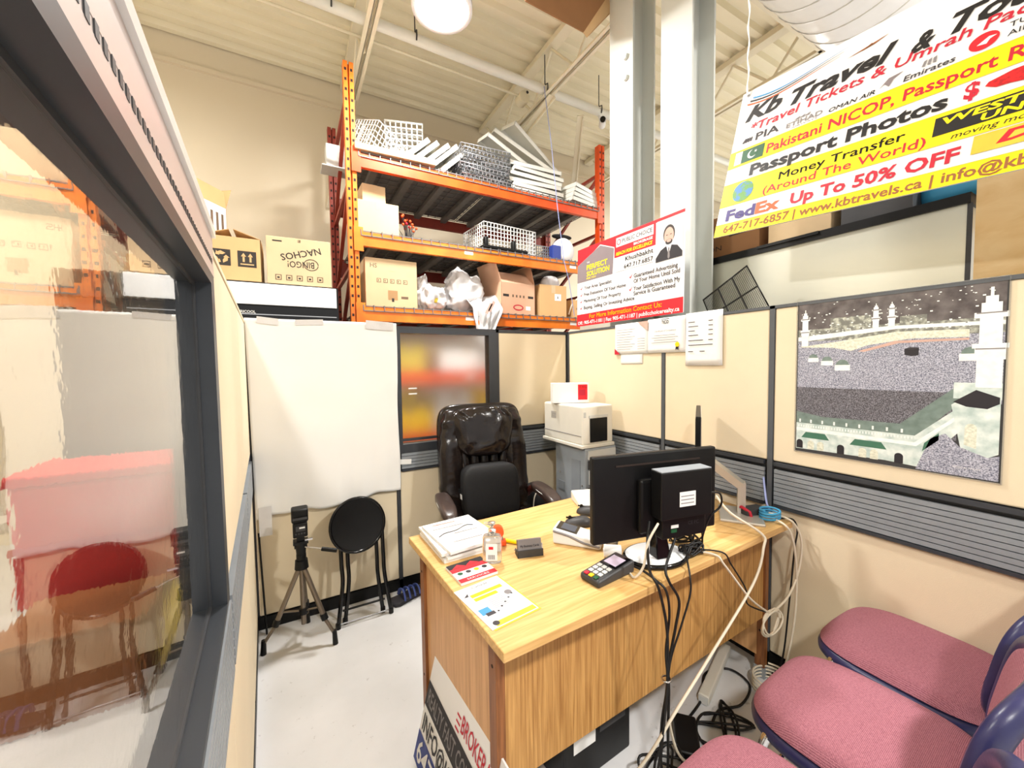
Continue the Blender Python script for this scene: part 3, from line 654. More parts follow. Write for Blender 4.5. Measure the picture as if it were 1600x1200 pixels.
bp=thing('black_backpack','black bag with pale cord stuffed left of the grey printer','bag',(1.50,2.33,0))
MB().sell(.1,.12,.3,.5,.6,(0,0,.30),20,14).obj('bag_body',M['cushion'],bp); MB().sell(.075,.03,.14,.5,.6,(-.03,-.11,.3),16,10).obj('front_pocket',M['cushion'],bp)
MB().tube(catmull([(-.05,-.1,.60),(-.1,-.12,.55),(-.105,-.12,.46),(-.07,-.14,.42)],6),.004,n=6).obj('cord',M['cable_w'],bp)
# ================================================================ EXECUTIVE CHAIR (faces -y in its own frame)
ec=thing('executive_chair','dark brown leather executive chair behind the desk','chair',M=T(1.02,2.03,0)@RZ(-.17))
MB().sell(.275,.275,.075,.45,.55,(0,-.01,.475),36,16).obj('seat',M['leather'],ec)
BM=T(0,.20,.46)@RX(-.16)
def taper(q):  # narrower waist, rounded top
    return q
MB().sell(.285,.055,.375,.30,.42,(0,.05,.375),40,24).xf(BM).obj('backrest',M['leather'],ec)
def bol(sgn):
    def f(q):
        t=(q.z)/.34
        return Vector((q.x*(1-.12*t)+sgn*(-.02*t*t+.004*math.sin(t*26)), q.y+.006*math.sin(t*14)+.008*noise.noise(Vector((q.x*12,t*9,sgn*3.))), q.z))
    return f
for sgn in (-1,1):
    MB().sell(.078,.066,.345,.42,.7,(sgn*.212,.005,.365),32,60,bol(sgn)).xf(BM).obj('side_bolster',M['leather'],ec)
    MB().tube([BM@Vector((sgn*(.143),-.05+.012*abs(math.sin(k*.5)),.08+k*.02)) for k in range(28)],.003,n=5).obj('piping',M['leather_fine'],ec)
def hd(q):
    t=q.z/.15
    w_=.010*math.sin(q.x*70+9*noise.noise(Vector((q.x*8,q.z*9,1))))*max(0,t*.75+.15)+.012*noise.noise(Vector((q.x*13,q.z*17,4.)))+.006*noise.noise(Vector((q.x*34,q.z*22,7.)))
    return Vector((q.x*(1+.10*t),q.y+(w_ if q.y<.01 else 0)-.030*(1-(q.x/.2)**2)*(.5-q.z/.3),q.z-.012*(1-(q.x/.2)**2)*(1 if t<0 else 0)))
MB().sell(.195,.066,.150,.5,.55,(0,-.02,.572),88,44,hd).xf(BM).obj('headrest',M['leather'],ec)
for k in range(5):
    x=-.112+k*.056
    MB().sell(.032,.040,.22,.6,.8,(x*(1+.1),-.006,.30),18,20,lambda q,x=x:Vector((q.x+x*.35*(q.z/.2)**2*.6,q.y,q.z))).xf(BM).obj('back_pleat',M['leather'],ec)
for sgn in (-1,1):
    a=MB().tube(catmull([(sgn*.285,.22,.60),(sgn*.30,.14,.655),(sgn*.30,-.02,.66),(sgn*.30,-.17,.638),(sgn*.298,-.235,.60),(sgn*.292,-.235,.53),(sgn*.285,-.16,.45),(sgn*.27,-.05,.41)],7),.027,n=12,flat=.8).obj('arm',M['mahogany'],ec)
    MB().sell(.044,.175,.024,.5,.55,(sgn*.302,-.035,.682),26,12,lambda q:Vector((q.x,q.y,q.z-1.1*max(0,-q.y-.02)**2+.0))).obj('arm_pad',M['leather_fine'],a)
MB().cyl((0,0,.12),(0,0,.40),.032,n=18).b2(-.12,-.12,.38,.12,.12,.41).obj('gas_column',M['black_metal'],ec)
for k in range(5):
    t=2*PI*k/5+.3; c,s=math.cos(t),math.sin(t)
    lg=MB().bar((0,0,.11),(.3*c,.3*s,.075),.05,.035).obj('base_leg',M['mahogany'],ec)
    MB().cyl((.3*c-.02*s,.3*s+.02*c,.028),(.3*c+.02*s,.3*s-.02*c,.028),.028,n=16).cyl((.3*c,.3*s,.03),(.3*c,.3*s,.08),.008,n=8).obj('caster',M['black'],lg)
for sgn in (-1,1):
    MB().tube([BM@Vector((sgn*(.188+.012*k/20),-.028,.45+k*.0125)) for k in range(20)],.0035,n=6).obj('piping',M['leather_fine'],ec)
    MB().tube([(sgn*.302+.043*math.cos(t*PI/16),-.035+.174*math.sin(t*PI/16),.684-1.1*max(0,-.174*math.sin(t*PI/16)-.02)**2) for t in range(32)],.003,n=5,closed=True).obj('piping',M['lgrey'],ec)
lc=thing('lumbar_cushion','black lumbar cushion resting against the leather chair back','cushion',M=T(1.02,2.03,0)@RZ(-.17)@BM)
MB().sell(.172,.085,.165,.42,.22,(0,-.105,.205),44,24).obj('pillow',M['cushion'],lc)
MB().b2(-.185,-.06,.19,-.165,.02,.225).b2(.165,-.06,.19,.185,.02,.225).obj('strap',M['black'],lc)
MB().b2(-.182,-.14,.17,-.1815,-.09,.20).obj('care_tag',M['paper'],lc)
# ================================================================ GUEST CHAIRS (front towards +y)
def outline(a,b,e,n=56):
    sp=lambda x: math.copysign(abs(x)**e,x)
    return [(a*sp(math.cos(2*PI*i/n)),b*sp(math.sin(2*PI*i/n))) for i in range(n)]
def pad(a,b,h,e,sag=0.):
    o=outline(a,b,e); n=len(o); mb=MB(); vs=[]; R=14
    for j in range(R+1):
        r=j/R
        for (x,y) in o: vs.append((x*r,y*r,h*(max(0,1-r**5))**.5 - sag*(1-r*r)*.4))
    fs=[(j*n+i,j*n+(i+1)%n,(j+1)*n+(i+1)%n,(j+1)*n+i) for j in range(R) for i in range(n)]
    mb.add(vs,fs,True); mb.add([(x,y,-.012) for x,y in o],[list(range(n))[::-1]]); 
    return mb
def guest_chair():
    r=thing('guest_chair','burgundy woven guest chair','chair',group='burgundy guest chairs facing the desk')
    pad(.203,.222,.045,.55).xf(T(0,-.005,.452)).obj('seat',M['burgundy'],r)
    MB().tube([(x,y-.005,.428) for x,y in outline(.190,.209,.55)],.021,n=10,closed=True,flat=1.0).obj('seat_rim',M['navy'],r)
    MB().prism([(x,y-.005) for x,y in outline(.188,.207,.55)],.412,.442).obj('seat_pan',M['navy'],r)
    B=T(0,-.245,.615)@RX(PI/2-.18)
    def bend(mb): 
        mb.v=[Vector((q.x,q.y,q.z+.9*q.x*q.x)) for q in mb.v]; return mb
    # back pad front faces +y, upholstered on both sides
    bend(pad(.195,.15,.03,.6)).xf(T(0,-.245,.615)@RX(-PI/2+.18)@RZ(PI)).obj('backrest',M['burgundy'],r)
    bend(pad(.195,.15,-.022,.6)).xf(T(0,-.245,.615)@RX(-PI/2+.18)@RZ(PI)@T(0,0,.0)).obj('back_upholstery',M['burgundy'],r)
    bend(MB().tube([(x,y,-.006) for x,y in outline(.200,.155,.6)],.021,n=10,closed=True)).xf(T(0,-.245,.615)@RX(-PI/2+.18)@RZ(PI)).obj('back_rim',M['navy'],r)
    for s in (-1,1):
        MB().tube(catmull([(s*.20,.17,.0),(s*.20,.165,.2),(s*.19,.15,.40),(s*.18,.1,.428),(s*.18,-.12,.428)],6),.0115,n=10).obj('leg',M['chrome'],r)
        MB().tube(catmull([(s*.20,-.24,.0),(s*.20,-.22,.22),(s*.19,-.17,.42)],6),.0115,n=10).obj('leg',M['chrome'],r)
        MB().tube(catmull([(s*.13,-.12,.425),(s*.14,-.22,.43),(s*.14,-.265,.47),(s*.13,-.27,.58)],6),.014,n=10).obj('back_bracket',M['navy'],r)
        MB().cyl((s*.20,.17,0),(s*.20,.17,.03),.016,n=12).cyl((s*.20,-.24,0),(s*.20,-.24,.03),.016,n=12).obj('glide',M['black'],r)
    MB().cyl((-.2,.15,.30),(.2,.15,.30),.008,n=8).obj('cross_bar',M['chrome'],r)
    return r
gc=guest_chair()
spots=[(1.722,.44,-.02,'burgundy guest chair nearest the cream wall'),(1.265,.415,.06,'burgundy guest chair in the middle of the three'),(.80,.375,.06,'burgundy guest chair cut off by the bottom edge, nearest the desk corner')]
for i,(x,y,a,l) in enumerate(spots):
    o=gc if i==0 else copy_tree(gc); o.location=(x,y,.012 if False else 0); o.rotation_euler=(0,0,a); o['label']=l
    o.scale=(1,1,1.07)
# ================================================================ TRIPOD, FLASH, STOOL
TP=Vector((.012,2.30,0))
tp=thing('tripod','bronze grey camera tripod standing by the white cloth','tripod',TP)
feet=[Vector((-.185,0.0,0)),Vector((.14,-.10,0)),Vector((.02,.17,0))]
top=Vector((0,0,.43))
for f in feet:
    d=(f-top); a=top+d*.06; b=top+d*.66; c=top+d*.70
    lg=MB().cyl(a,b,.0125,n=10).obj('leg',M['bronze'],tp)
    MB().cyl(b-d*.03,c,.017,n=10).obj('clamp',M['black'],lg); MB().cyl(c,f+Vector((0,0,.05)),.0085,n=10).obj('lower_tube',M['bronze'],lg)
    MB().cyl(f+Vector((0,0,.065))-d*.02,f,.011,.014,n=10).obj('rubber_foot',M['black'],lg)
    MB().bar(Vector((0,0,.17)),top+d*.55,.014,.004).obj('brace',M['bronze'],tp)
MB().cyl((0,0,.10),(0,0,.50),.013,n=12).obj('center_column',M['bronze'],tp)
MB().cyl((0,0,.155),(0,0,.185),.022,n=12).obj('brace_hub',M['black'],tp)
MB().cyl((0,0,.40),(0,0,.445),.034,.03,n=12).cyl((0,0,.445),(0,0,.475),.024,n=12).obj('shoulder',M['black'],tp)
MB().cyl((0,0,.475),(0,0,.535),.022,.027,n=14).cyl((-.03,0,.52),(.03,0,.52),.014,n=10).b2(-.035,-.03,.535,.035,.03,.548).obj('pan_head',M['black'],tp)
ph_=MB().cyl((.01,-.01,.515),(.115,-.05,.492),.004,n=8).obj('pan_handle',M['chrome'],tp); MB().cyl((.095,-.043,.496),(.165,-.07,.481),.011,n=10).obj('grip',M['black'],ph_)
MB().b2(.02,-.025,.548,.055,-.012,.556).obj('lock_lever',M['chrome'],tp)
fs_=thing('flash_unit','black camera flash mounted on the tripod head','flash',TP+Vector((0,0,.549)))
MB().b2(-.018,-.016,0,.018,.016,.022).obj('hot_shoe',M['black'],fs_)
bd=MB().b2(-.034,-.024,.02,.034,.024,.095).obj('body',M['black'],fs_,bevel=.006)
MB().b2(-.02,-.0255,.055,.024,-.0238,.082).obj('display',M['dark'],bd); MB().b2(-.004,-.0262,.068,.022,-.0253,.076).obj('display_text',M['paper'],bd)
for k in range(4): MB().cyl((-.02+k*.013,-.024,.042),(-.02+k*.013,-.0265,.042),.0045,n=8).obj('button',M['dark'],bd)
MB().box((0,0,0),(.078,.06,.072)).xf(T(0,.004,.136)@RX(.15)).obj('flash_head',M['black'],fs_,bevel=.009)
MB().box((0,0,0),(.066,.004,.012)).xf(T(0,-.03,.122)).obj('head_seam',M['dark'],fs_)
# folded stool leaning on the partition
so=thing('folding_stool','black round folding stool folded flat against the partition','stool',(.305,2.36,0))
SM=T(0,.055,.53)@RZ(.12)@RX(PI/2-.20)
MB().lathe([(.001,-.004),(.148,-.004),(.156,.006),(.156,.018),(.15,.026),(.138,.022),(.001,.022)],n=44).xf(SM@RX(0)).obj('seat',M['black'],so)
MB().tube([Vector((.150*math.cos(2*PI*k/44),.150*math.sin(2*PI*k/44),.02)) for k in range(44)],.009,n=8,closed=True).xf(SM).obj('seat_rim',M['black_gloss'],so)
for k,(xt,xb) in enumerate(((-.095,-.128),(-.06,-.088),(.10,.118),(.135,.158))):
    dy=-.02 if k in (0,3) else 0.0
    ztop=.47
    MB().tube(catmull([(xt,.045+dy*.4,ztop),(xt,.03+dy*.5,.33),(xt*1.0,.015+dy,.22),(xb,-.01+dy*1.6,.012)],6),.0115,n=10).obj('leg',M['black_gloss'],so)
    MB().cyl((xb,-.01+dy*1.6,0),(xb,-.01+dy*1.6,.03),.014,n=10).obj('foot_cap',M['black'],so)
MB().cyl((-.10,-.008,.075),(.13,-.008,.075),.006,n=8).obj('cross_bar',M['black_metal'],so)
MB().cyl((-.128,-.04,.02),(.158,-.04,.02),.004,n=8).obj('cross_bar',M['zinc'],so)
tag(MB().tube([(-.165,2.46,0.006),(-.185,2.51,.55)],.005,n=8).obj('light_stand_pole',M['black_metal']),'thin black rod leaning in the left corner by the cloth','rod')
# blue slipper
sp=thing('slipper','blue strapped slipper on the floor behind the desk leg','slipper',(.60,2.42,0),.3)
MB().prism([(x*.95,y*.95) for x,y in [(-.13,-.04),(-.10,-.055),(0,-.045),(.08,-.05),(.13,-.03),(.14,0),(.12,.035),(.05,.045),(-.05,.04),(-.12,.045),(-.14,0)]],0,.026).obj('sole',M['suit'],sp,bevel=.006)
for k in range(4): MB().tube(catmull([(-.06+k*.035,-.05,.02),(-.055+k*.035,-.03,.055-.004*k),(-.05+k*.035,0,.068-.005*k),(-.05+k*.035,.03,.055-.004*k),(-.05+k*.035,.045,.02)],5),.012,n=8,flat=.5).obj('strap',M['slipper'],sp)
# ================================================================ WHITE CLOTH
cl=thing('backdrop_cloth','white backdrop cloth taped over the back partition','cloth',(0,0,0))
def cf(u,v):
    x0=-.205+.003*v; x=-.205+.012*v+(.785+.01*math.sin(v*9)*.4-.012*v)*u
    ztop=1.712; zbot=.625+.035*u+.012*math.sin(u*9)+.006*math.sin(u*25)
    z=ztop+(zbot-ztop)*v
    n=noise.noise(Vector((u*5,v*6,2.3)))
    y=YB-.026-.006*n-.004*math.sin(u*38)*v**3-.006*max(0,1-v*14)
    return (x,y,z)
MB().surf(cf,60,70,.0025).obj('sheet',M['cloth'],cl)
for (x,z,wd,h,a) in ((-.10,1.70,.10,.035,.1),(.10,1.70,.14,.03,-.05),(.48,1.695,.16,.05,.06),(-.15,.615,.06,.16,0)): MB().box((0,0,0),(wd,.0012,h)).xf(T(x,YB-.040,z)@RY(a)).obj('tape',M['bagp'],cl)
tag(MB().box((0,0,0),(.085,.002,.032)).xf(T(.615,YB-.013,.835)@RY(.08)).obj('tape_note',M['paper']),'small white note taped on the grey raceway beside the cloth','note')
# ================================================================ PAPERS, POSTER AND SIGNS ON THE RIGHT WALL
def wallM(y,z,x): return frame((x,y,z),(0,-1,0),(0,0,1))
def paper_sheet(label,y,z,wd,h,x,rot=0.0):
    t=thing('paper_sheet',label,'paper',M=wallM(y,z,x)@RZ(rot),group='papers pinned under the red sign')
    MB().surf(lambda u,v:(u*wd,v*h,.004*math.sin(v*2.5)*(1-v)),6,8,.0006).obj('sheet',M['paper'],t); return t
d1=paper_sheet('pale certificate with pink corner, leftmost under the red sign',1.995,1.505,.285,.20,1.927)
flat(d1,'pink_corner',[(.20,.2),(.285,.2),(.285,.14)],M['pinkskin'],.006); flat(d1,'pink_corner',[(0,0),(.0,.04),(.05,0)],M['crimson'],.006)
for k in range(9): rect(d1,'printed_line',.02,.03+k*.016,.14+.02*(k%3),.0325+k*.016,M['palegrey'],.006); 
for k in range(5): rect(d1,'printed_line',.2,.03+k*.016,.26,.0325+k*.016,M['palegrey'],.006)
d2=paper_sheet('white certificate with gold seal in the middle under the red sign',1.712,1.505,.265,.205,1.925)
letters(d2,'TICO',.105,.17,.05,M['signblack'],h=.02,z=.006,bold=.02); rect(d2,'rule',.10,.195,.16,.199,M['signblack'],.006)
letters(d2,'Certificate of Completion',.055,.125,.15,M['textgrey'],h=.009,z=.006,shear=.3)
for k in range(4): rect(d2,'printed_line',.03+.02*(k%2),.06+k*.014,.22-.02*(k%2),.0625+k*.014,M['palegrey'],.006)
disc(d2,'gold_seal',.215,.045,.014,M['yellowbox'],.007); flat(d2,'seal_ribbon',[(.206,.035),(.203,.012),(.213,.02),(.222,.012),(.224,.035)],M['signblack'],.0065)
d3=paper_sheet('tall white price list sheet, rightmost under the red sign',1.447,1.428,.216,.288,1.926)
for k in range(4): rect(d3,'printed_line',.02,.235-k*.024,.06+.02*(k%2),.239-k*.024,M['textgrey'],.006); rect(d3,'printed_line',.14,.235-k*.024,.165,.239-k*.024,M['textgrey'],.006)
for (u0,v0,u1) in ((.02,.135,.11),(.14,.135,.165),(.02,.11,.165),(.02,.075,.05),(.09,.075,.12)): rect(d3,'printed_line',u0,v0,u1,v0+.004,M['textgrey'],.006)
d4=paper_sheet('small blank slip hanging below the pale certificate',1.945,1.44,.185,.09,1.931)
# red realty sign
RS=thing('realty_sign','red and white real estate sign with portrait above the cubicle wall','sign',M=frame((1.915,2.388,1.728),(0.008,-1,-.002),(.02,0,1)))
rs=RS
MB().b2(0,0,-.006,.925,.572,0).obj('board',M['signwhite'],rs)
rect(rs,'red_band',0,0,.925,.088,M['red']); flat(rs,'red_header',[(0,.44),(.0,.572),(.925,.572),(.925,.555),(.735,.555),(.735,.425),(.385,.425),(.385,.50),(.245,.555)],M['red'],.0008)
flat(rs,'grey_house',[(.0,.325),(.37,.325),(.38,.495),(.245,.548),(.0,.455)],M['signgrey'],.001)
rect(rs,'logo_plate',.40,.492,.71,.552,M['signwhite'],.0012); disc(rs,'logo_ring',.425,.522,.019,M['red'],.0014); disc(rs,'logo_ring',.425,.522,.013,M['signwhite'],.0016)
letters(rs,'PUBLIC CHOICE',.455,.51,.245,M['textgrey'],h=.026,z=.0018,bold=.012)
letters(rs,'BROKERAGE',.555,.468,.15,M['signwhite'],h=.015,z=.0018,bold=.03); letters(rs,'REACH FOR EXCELLENCE',.40,.437,.305,M['yellow'],h=.02,z=.0018,shear=.25,bold=.03)
letters(rs,'THE',.105,.452,.03,M['signwhite'],h=.012,z=.0018); letters(rs,'PERFECT',.105,.405,.215,M['yellow'],h=.034,z=.0018,bold=.025); letters(rs,'SOLUTION',.105,.357,.235,M['yellow'],h=.034,z=.0018,bold=.025); letters(rs,'FOR YOU',.105,.336,.10,M['yellow'],h=.012,z=.0018,bold=.02)
letters(rs,'Khushbakht',.485,.385,.225,M['signblack'],h=.028,z=.0018,bold=.012); letters(rs,'Sales Representative',.53,.371,.15,M['palegrey'],h=.009,z=.0018)
letters(rs,'647.717.6857',.475,.338,.235,M['signblack'],h=.026,z=.0018,bold=.008); rect(rs,'rule',.40,.327,.71,.329,M['palegrey'],.0014)
for k,tx in enumerate(('Your Area Specialist','Free Evaluation Of Your Home','Marketing Of Your Property','Buying, Selling Or Investing Advice')):
    v=.268-k*.0485; letters(rs,tx,.078,v,(.285,.415,.373,.49)[k],M['textgrey'],h=.023,z=.0018,bold=.014)
    flat(rs,'check_mark',[(.035,v+.012),(.045,v),(.068,v+.03),(.046,v+.01)],M['crimson'],.0018)
for k,(tx,v,wd) in enumerate((('Guaranteed Advertising',.262,.325),('Of Your Home Until Sold',.228,.34),('Your Satisfaction With My',.181,.342),('Service Is Guaranteed',.15,.31))):
    letters(rs,tx,.56,v,wd,M['textgrey'],h=.025,z=.0018,bold=.014)
    if k%2==0: flat(rs,'check_mark',[(.52,v+.014),(.531,v),(.556,v+.035),(.532,v+.011)],M['crimson'],.0018)
letters(rs,'For More Information Contact Us:',.14,.05,.64,M['yellow'],h=.03,z=.0018,bold=.02)
letters(rs,'Off.: 905-471-1181 | Fax: 905-471-1187 | publicchoicerealty.ca',.012,.012,.89,M['signwhite'],h=.024,z=.0018,bold=.02)
ptr=rect(rs,'portrait_background',.728,.315,.915,.552,M['signwhite'],.0014)
flat(rs,'portrait_suit',[(.73,.316),(.913,.316),(.913,.345),(.88,.385),(.845,.395),(.80,.395),(.765,.38),(.73,.34)],M['suit'],.0018)
flat(rs,'portrait_collar',[(.805,.396),(.84,.396),(.828,.36),(.822,.35),(.816,.36)],M['signwhite'],.0020); flat(rs,'portrait_tie',[(.818,.385),(.827,.385),(.83,.33),(.822,.318),(.815,.33)],M['palegrey'],.0022)
disc(rs,'portrait_hair',.822,.462,.040,M['hair'],.0019,.053); disc(rs,'portrait_face',.822,.452,.033,M['pinkskin'],.0021,.048); disc(rs,'portrait_beard',.822,.418,.024,M['hair'],.0022,.016); disc(rs,'portrait_chin',.822,.424,.016,M['pinkskin'],.0023,.009)
for s in (-1,1): rect(rs,'portrait_eye',.822+s*.014-.006,.456,.822+s*.014+.006,.460,M['hair'],.0023)
# ---- the night poster
po=thing('city_poster','framed night photo poster of a crowded mosque courtyard with white minarets','poster',M=wallM(.893,1.053,1.931))
PW,PH=.578,.645
MB().b2(0,0,-.008,PW,PH,0).obj('board',M['dark'],po)
M['p_sky']=mat('poster_night_hills',rgb(74,68,70),.3,col2=rgb(120,114,114),scale=22,detail=9,sharp=(.35,.75)); M['p_crowd']=mat('poster_crowd',rgb(84,88,108),.3,col2=rgb(206,208,222),scale=300,detail=3,sharp=(.34,.68))
M['p_crowd2']=mat('poster_dim_crowd',rgb(64,62,68),.3,col2=rgb(150,150,160),scale=320,detail=3,sharp=(.4,.7)); M['p_wall']=mat('poster_marble',rgb(176,196,192),.3,col2=rgb(232,240,236),scale=30); M['p_roof']=mat('poster_roof',rgb(106,124,118),.3,col2=rgb(128,146,140),scale=40); M['p_lit']=mat('poster_white_stone',rgb(226,234,232),.3,col2=rgb(250,252,250),scale=50)
M['p_arc']=mat('poster_arcade',rgb(196,200,180),.3,col2=rgb(240,240,224),scale=120); M['p_green']=mat('poster_green_awning',rgb(70,116,96),.3,var=.1); M['p_bld']=mat('poster_city',rgb(120,122,116),.3,col2=rgb(206,210,196),scale=60,sharp=(.45,.7))
rect(po,'print_sky',.004,.50,PW-.004,PH-.004,M['p_sky'],.0006)
rect(po,'print_city',.004,.46,PW-.004,.525,M['p_bld'],.0007); rect(po,'print_block',.12,.515,.25,.565,M['p_bld'],.0009); rect(po,'print_block',.05,.48,.095,.52,M['p_bld'],.0009); rect(po,'print_block',.33,.52,.40,.55,M['p_bld'],.0009)
rect(po,'print_crowd',.004,.25,PW-.004,.475,M['p_crowd'],.0008); rect(po,'print_crowd_dim',.004,.12,.48,.28,M['p_crowd2'],.0009)
flat(po,'print_arcade',[(.004,.452),(.15,.47),(.32,.495),(.50,.49),(.50,.465),(.36,.468),(.24,.45),(.19,.43),(.13,.445)],M['p_arc'],.001)
flat(po,'print_arcade',[(.21,.428),(.32,.462),(.50,.462),(.50,.455),(.33,.453),(.23,.425)],M['pinkskin'],.0011)
flat(po,'print_terrace',[(.004,.495),(.30,.518),(PW-.004,.512),(PW-.004,.50),(.32,.505),(.05,.478),(.004,.478)],M['p_lit'],.001)
flat(po,'print_cube_top',[(.345,.432),(.36,.437),(.383,.435),(.383,.43),(.366,.428)],M['textgrey'],.0012); flat(po,'print_cube',[(.345,.432),(.366,.428),(.383,.431),(.382,.408),(.366,.405),(.346,.41)],M['suit'],.0012)
for (x,y,r) in ((.062,.405,.019),(.111,.392,.021),(.163,.375,.025),(.505,.41,.026)):
    rect(po,'print_drum',x-r,y-r*.9,x+r,y,M['p_lit'],.0012); flat(po,'print_dome',[(x+r*.85*math.cos(t*PI/12),y+r*.85*math.sin(t*PI/12)) for t in range(13)],M['p_roof'],.0013)
flat(po,'print_roof',[(.004,.175),(.10,.158),(.34,.160),(.475,.30),(.50,.315),(.52,.29),(.385,.12),(.004,.125)],M['p_roof'],.0012)
flat(po,'print_wall',[(.004,.125),(.38,.122),(.50,.25),(.50,.17),(.39,.012),(.30,.018),(.004,.012)],M['p_wall'],.0013)
flat(po,'print_cornice',[(.004,.105),(.38,.098),(.50,.225),(.50,.212),(.385,.085),(.004,.092)],M['p_lit'],.0014)
for (x0,x1,y) in ((.03,.12,.062),(.20,.30,.058)): flat(po,'print_awning',[(x0-.006,y),(x1+.006,y),(x1-.01,y+.025),(x0+.01,y+.025)],M['p_green'],.0015)
flat(po,'print_awning',[(.40,.07),(.44,.115),(.44,.14),(.405,.10)],M['p_green'],.0015)
for x in (.018,.06,.095,.165,.235,.27,.34): flat(po,'print_arch',[(x-.012,.015),(x+.012,.015),(x+.012,.04)]+[(x+.012*math.cos(t*PI/8),.04+.012*math.sin(t*PI/8)) for t in range(9)],M['p_arc' if x in(.06,.095,.235,.27) else 'suit'],.0016)
for k in range(9): rect(po,'print_merlon',.015+k*.041,.128,.021+k*.041,.142,M['p_lit'],.0016)
flat(po,'print_gatehouse',[(.466,.24),(.515,.285),(.572,.262),(.572,.09),(.55,.075),(.49,.10)],M['p_wall'],.0016); flat(po,'print_gate_roof',[(.47,.25),(.52,.292),(.57,.27),(.57,.25),(.545,.232),(.50,.236)],M['suit'],.0017)
flat(po,'print_arch',[(.498,.11),(.525,.10),(.525,.165)]+[(.512+.0135*math.cos(t*PI/8),.165+.016*math.sin(t*PI/8)) for t in range(9)],M['p_arc'],.0018)
flat(po,'print_street_crowd',[(.385,.004),(.42,.12),(.455,.14),(.49,.10),(.55,.075),(PW-.004,.085),(PW-.004,.004)],M['p_crowd'],.0015)
rect(po,'print_bridge',.47,.262,PW-.004,.315,M['p_wall'],.0013)
for (x,y0,y1,w_) in ((.545,.30,.60,.024),(.03,.455,.60,.011),(.263,.515,.60,.008),(.308,.515,.60,.008)):
    h=y1-y0
    for (a,b_,k) in ((0,.30,1.15),(.30,.42,1.35),(.42,.47,1.6),(.47,.74,1.0),(.74,.80,1.5),(.80,.9,.9),(.9,.97,.55),(.97,1.06,.15)): rect(po,'print_minaret',x-w_*k,y0+a*h,x+w_*k,y0+b_*h,M['p_lit'],.0019)
    for b_ in (.42,.80): rect(po,'print_shadow',x-w_*1.3,y0+b_*h-.004,x+w_*1.3,y0+b_*h,M['palegrey'],.002)
lt=MB(); rnd=random.Random(3)
for k in range(150):
    x=rnd.uniform(.01,PW-.01); y=.50+.13*rnd.random()**2; q=rnd.uniform(.0008,.0022); lt.add([(x-q*1.6,y-q,.0011),(x+q*1.6,y-q,.0011),(x+q*1.6,y+q,.0011),(x-q*1.6,y+q,.0011)],[(0,1,2,3)])
for k in range(40):
    x=.012+k*.0092; lt.add([(x,.108,.0018),(x+.004,.108,.0018),(x+.004,.117,.0018),(x,.117,.0018)],[(0,1,2,3)])
o_=lt.obj('print_lights',M['p_lit'],po); o_['kind']='stuff'
letters(po,'MASJID AL HARAM',.475,.03,.06,M['signwhite'],h=.006,z=.002)
MB().b2(-.003,-.003,-.008,0,PH+.003,.003).b2(PW,-.003,-.008,PW+.003,PH+.003,.003).b2(0,-.003,-.008,PW,0,.003).b2(0,PH,-.008,PW,PH+.003,.003).obj('plastic_edge',M['clear'],po)
# ---- hanging travel banner
bd_=Vector((0,-.9972,-.0748)); bv_=Vector((.2002,-.0733,.977))
bn=thing('travel_banner','large yellow and white travel agency sign hanging from ropes','banner',M=frame((1.9,1.239,2.074),bd_,bv_))
U0,U1,VH=-.03,1.19,.735
MB().b2(U0,0,-.006,U1,VH,0).obj('board',M['signwhite'],bn)
rect(bn,'yellow_band',U0,0,U1,.060,M['yellow']); rect(bn,'yellow_band',U0,.150,U1,.264,M['yellow']); rect(bn,'yellow_band',U0,.346,U1,.430,M['yellow'])
for v in (.06,.15,.264,.346,.43): rect(bn,'rule',U0,v-.0012,U1,v+.0012,M['ybox2'],.001)
z=.0018
for (tx,u,v,wd,h) in (('Kb',.012,.572,.165,.066),('Travel',.215,.556,.36,.066),('&',.62,.54,.06,.062),('Tours',.715,.548,.30,.068)): letters(bn,tx,u,v,wd,M['signblack'],h=h,z=z,shear=.35,bold=.035,split=True)
letters(bn,'*Travel Tickets & Umrah Packages',.05,.508,1.0,M['crimson'],h=.038,z=z,shear=.15,bold=.014)
letters(bn,'PIA',.085,.453,.105,M['textgrey'],h=.034,z=z,bold=.015); letters(bn,'ETIHAD',.222,.447,.14,M['palegrey'],h=.02,z=z,bold=.015); letters(bn,'AIRWAYS',.245,.436,.10,M['palegrey'],h=.007,z=z)
letters(bn,'OMAN AIR',.385,.440,.15,M['textgrey'],h=.017,z=z,shear=.2,bold=.015); letters(bn,'Emirates',.615,.440,.13,M['textgrey'],h=.02,z=z,shear=.1,bold=.015); letters(bn,'TURKISH',.855,.478,.12,M['signblack'],h=.017,z=z); letters(bn,'AIRLINES',.855,.45,.12,M['signblack'],h=.017,z=z)
for k in range(4): flat(bn,'swirl_mark',[(.02+k*.012,.462),(.03+k*.012,.458),(.045+k*.008,.475),(.035+k*.01,.482)],M['textgrey'],z)
for k in range(3): flat(bn,'swirl_mark',[(.66+k*.014,.468),(.668+k*.014,.466),(.672+k*.012,.49),(.664+k*.012,.486)],M['palegrey'],z); flat(bn,'swirl_mark',[(.25+k*.02,.472),(.27+k*.02,.47),(.275+k*.02,.482)],M['palegrey'],z)
flat(bn,'gull_mark',[(.545,.45),(.57,.48),(.61,.485),(.585,.47),(.575,.445),(.56,.462)],M['signgrey'],z)
disc(bn,'round_mark',.805,.468,.033,M['red'],z,.028); flat(bn,'round_mark_cut',[(.79,.46),(.815,.478),(.832,.474),(.818,.468),(.812,.455)],M['signwhite'],z+.0003)
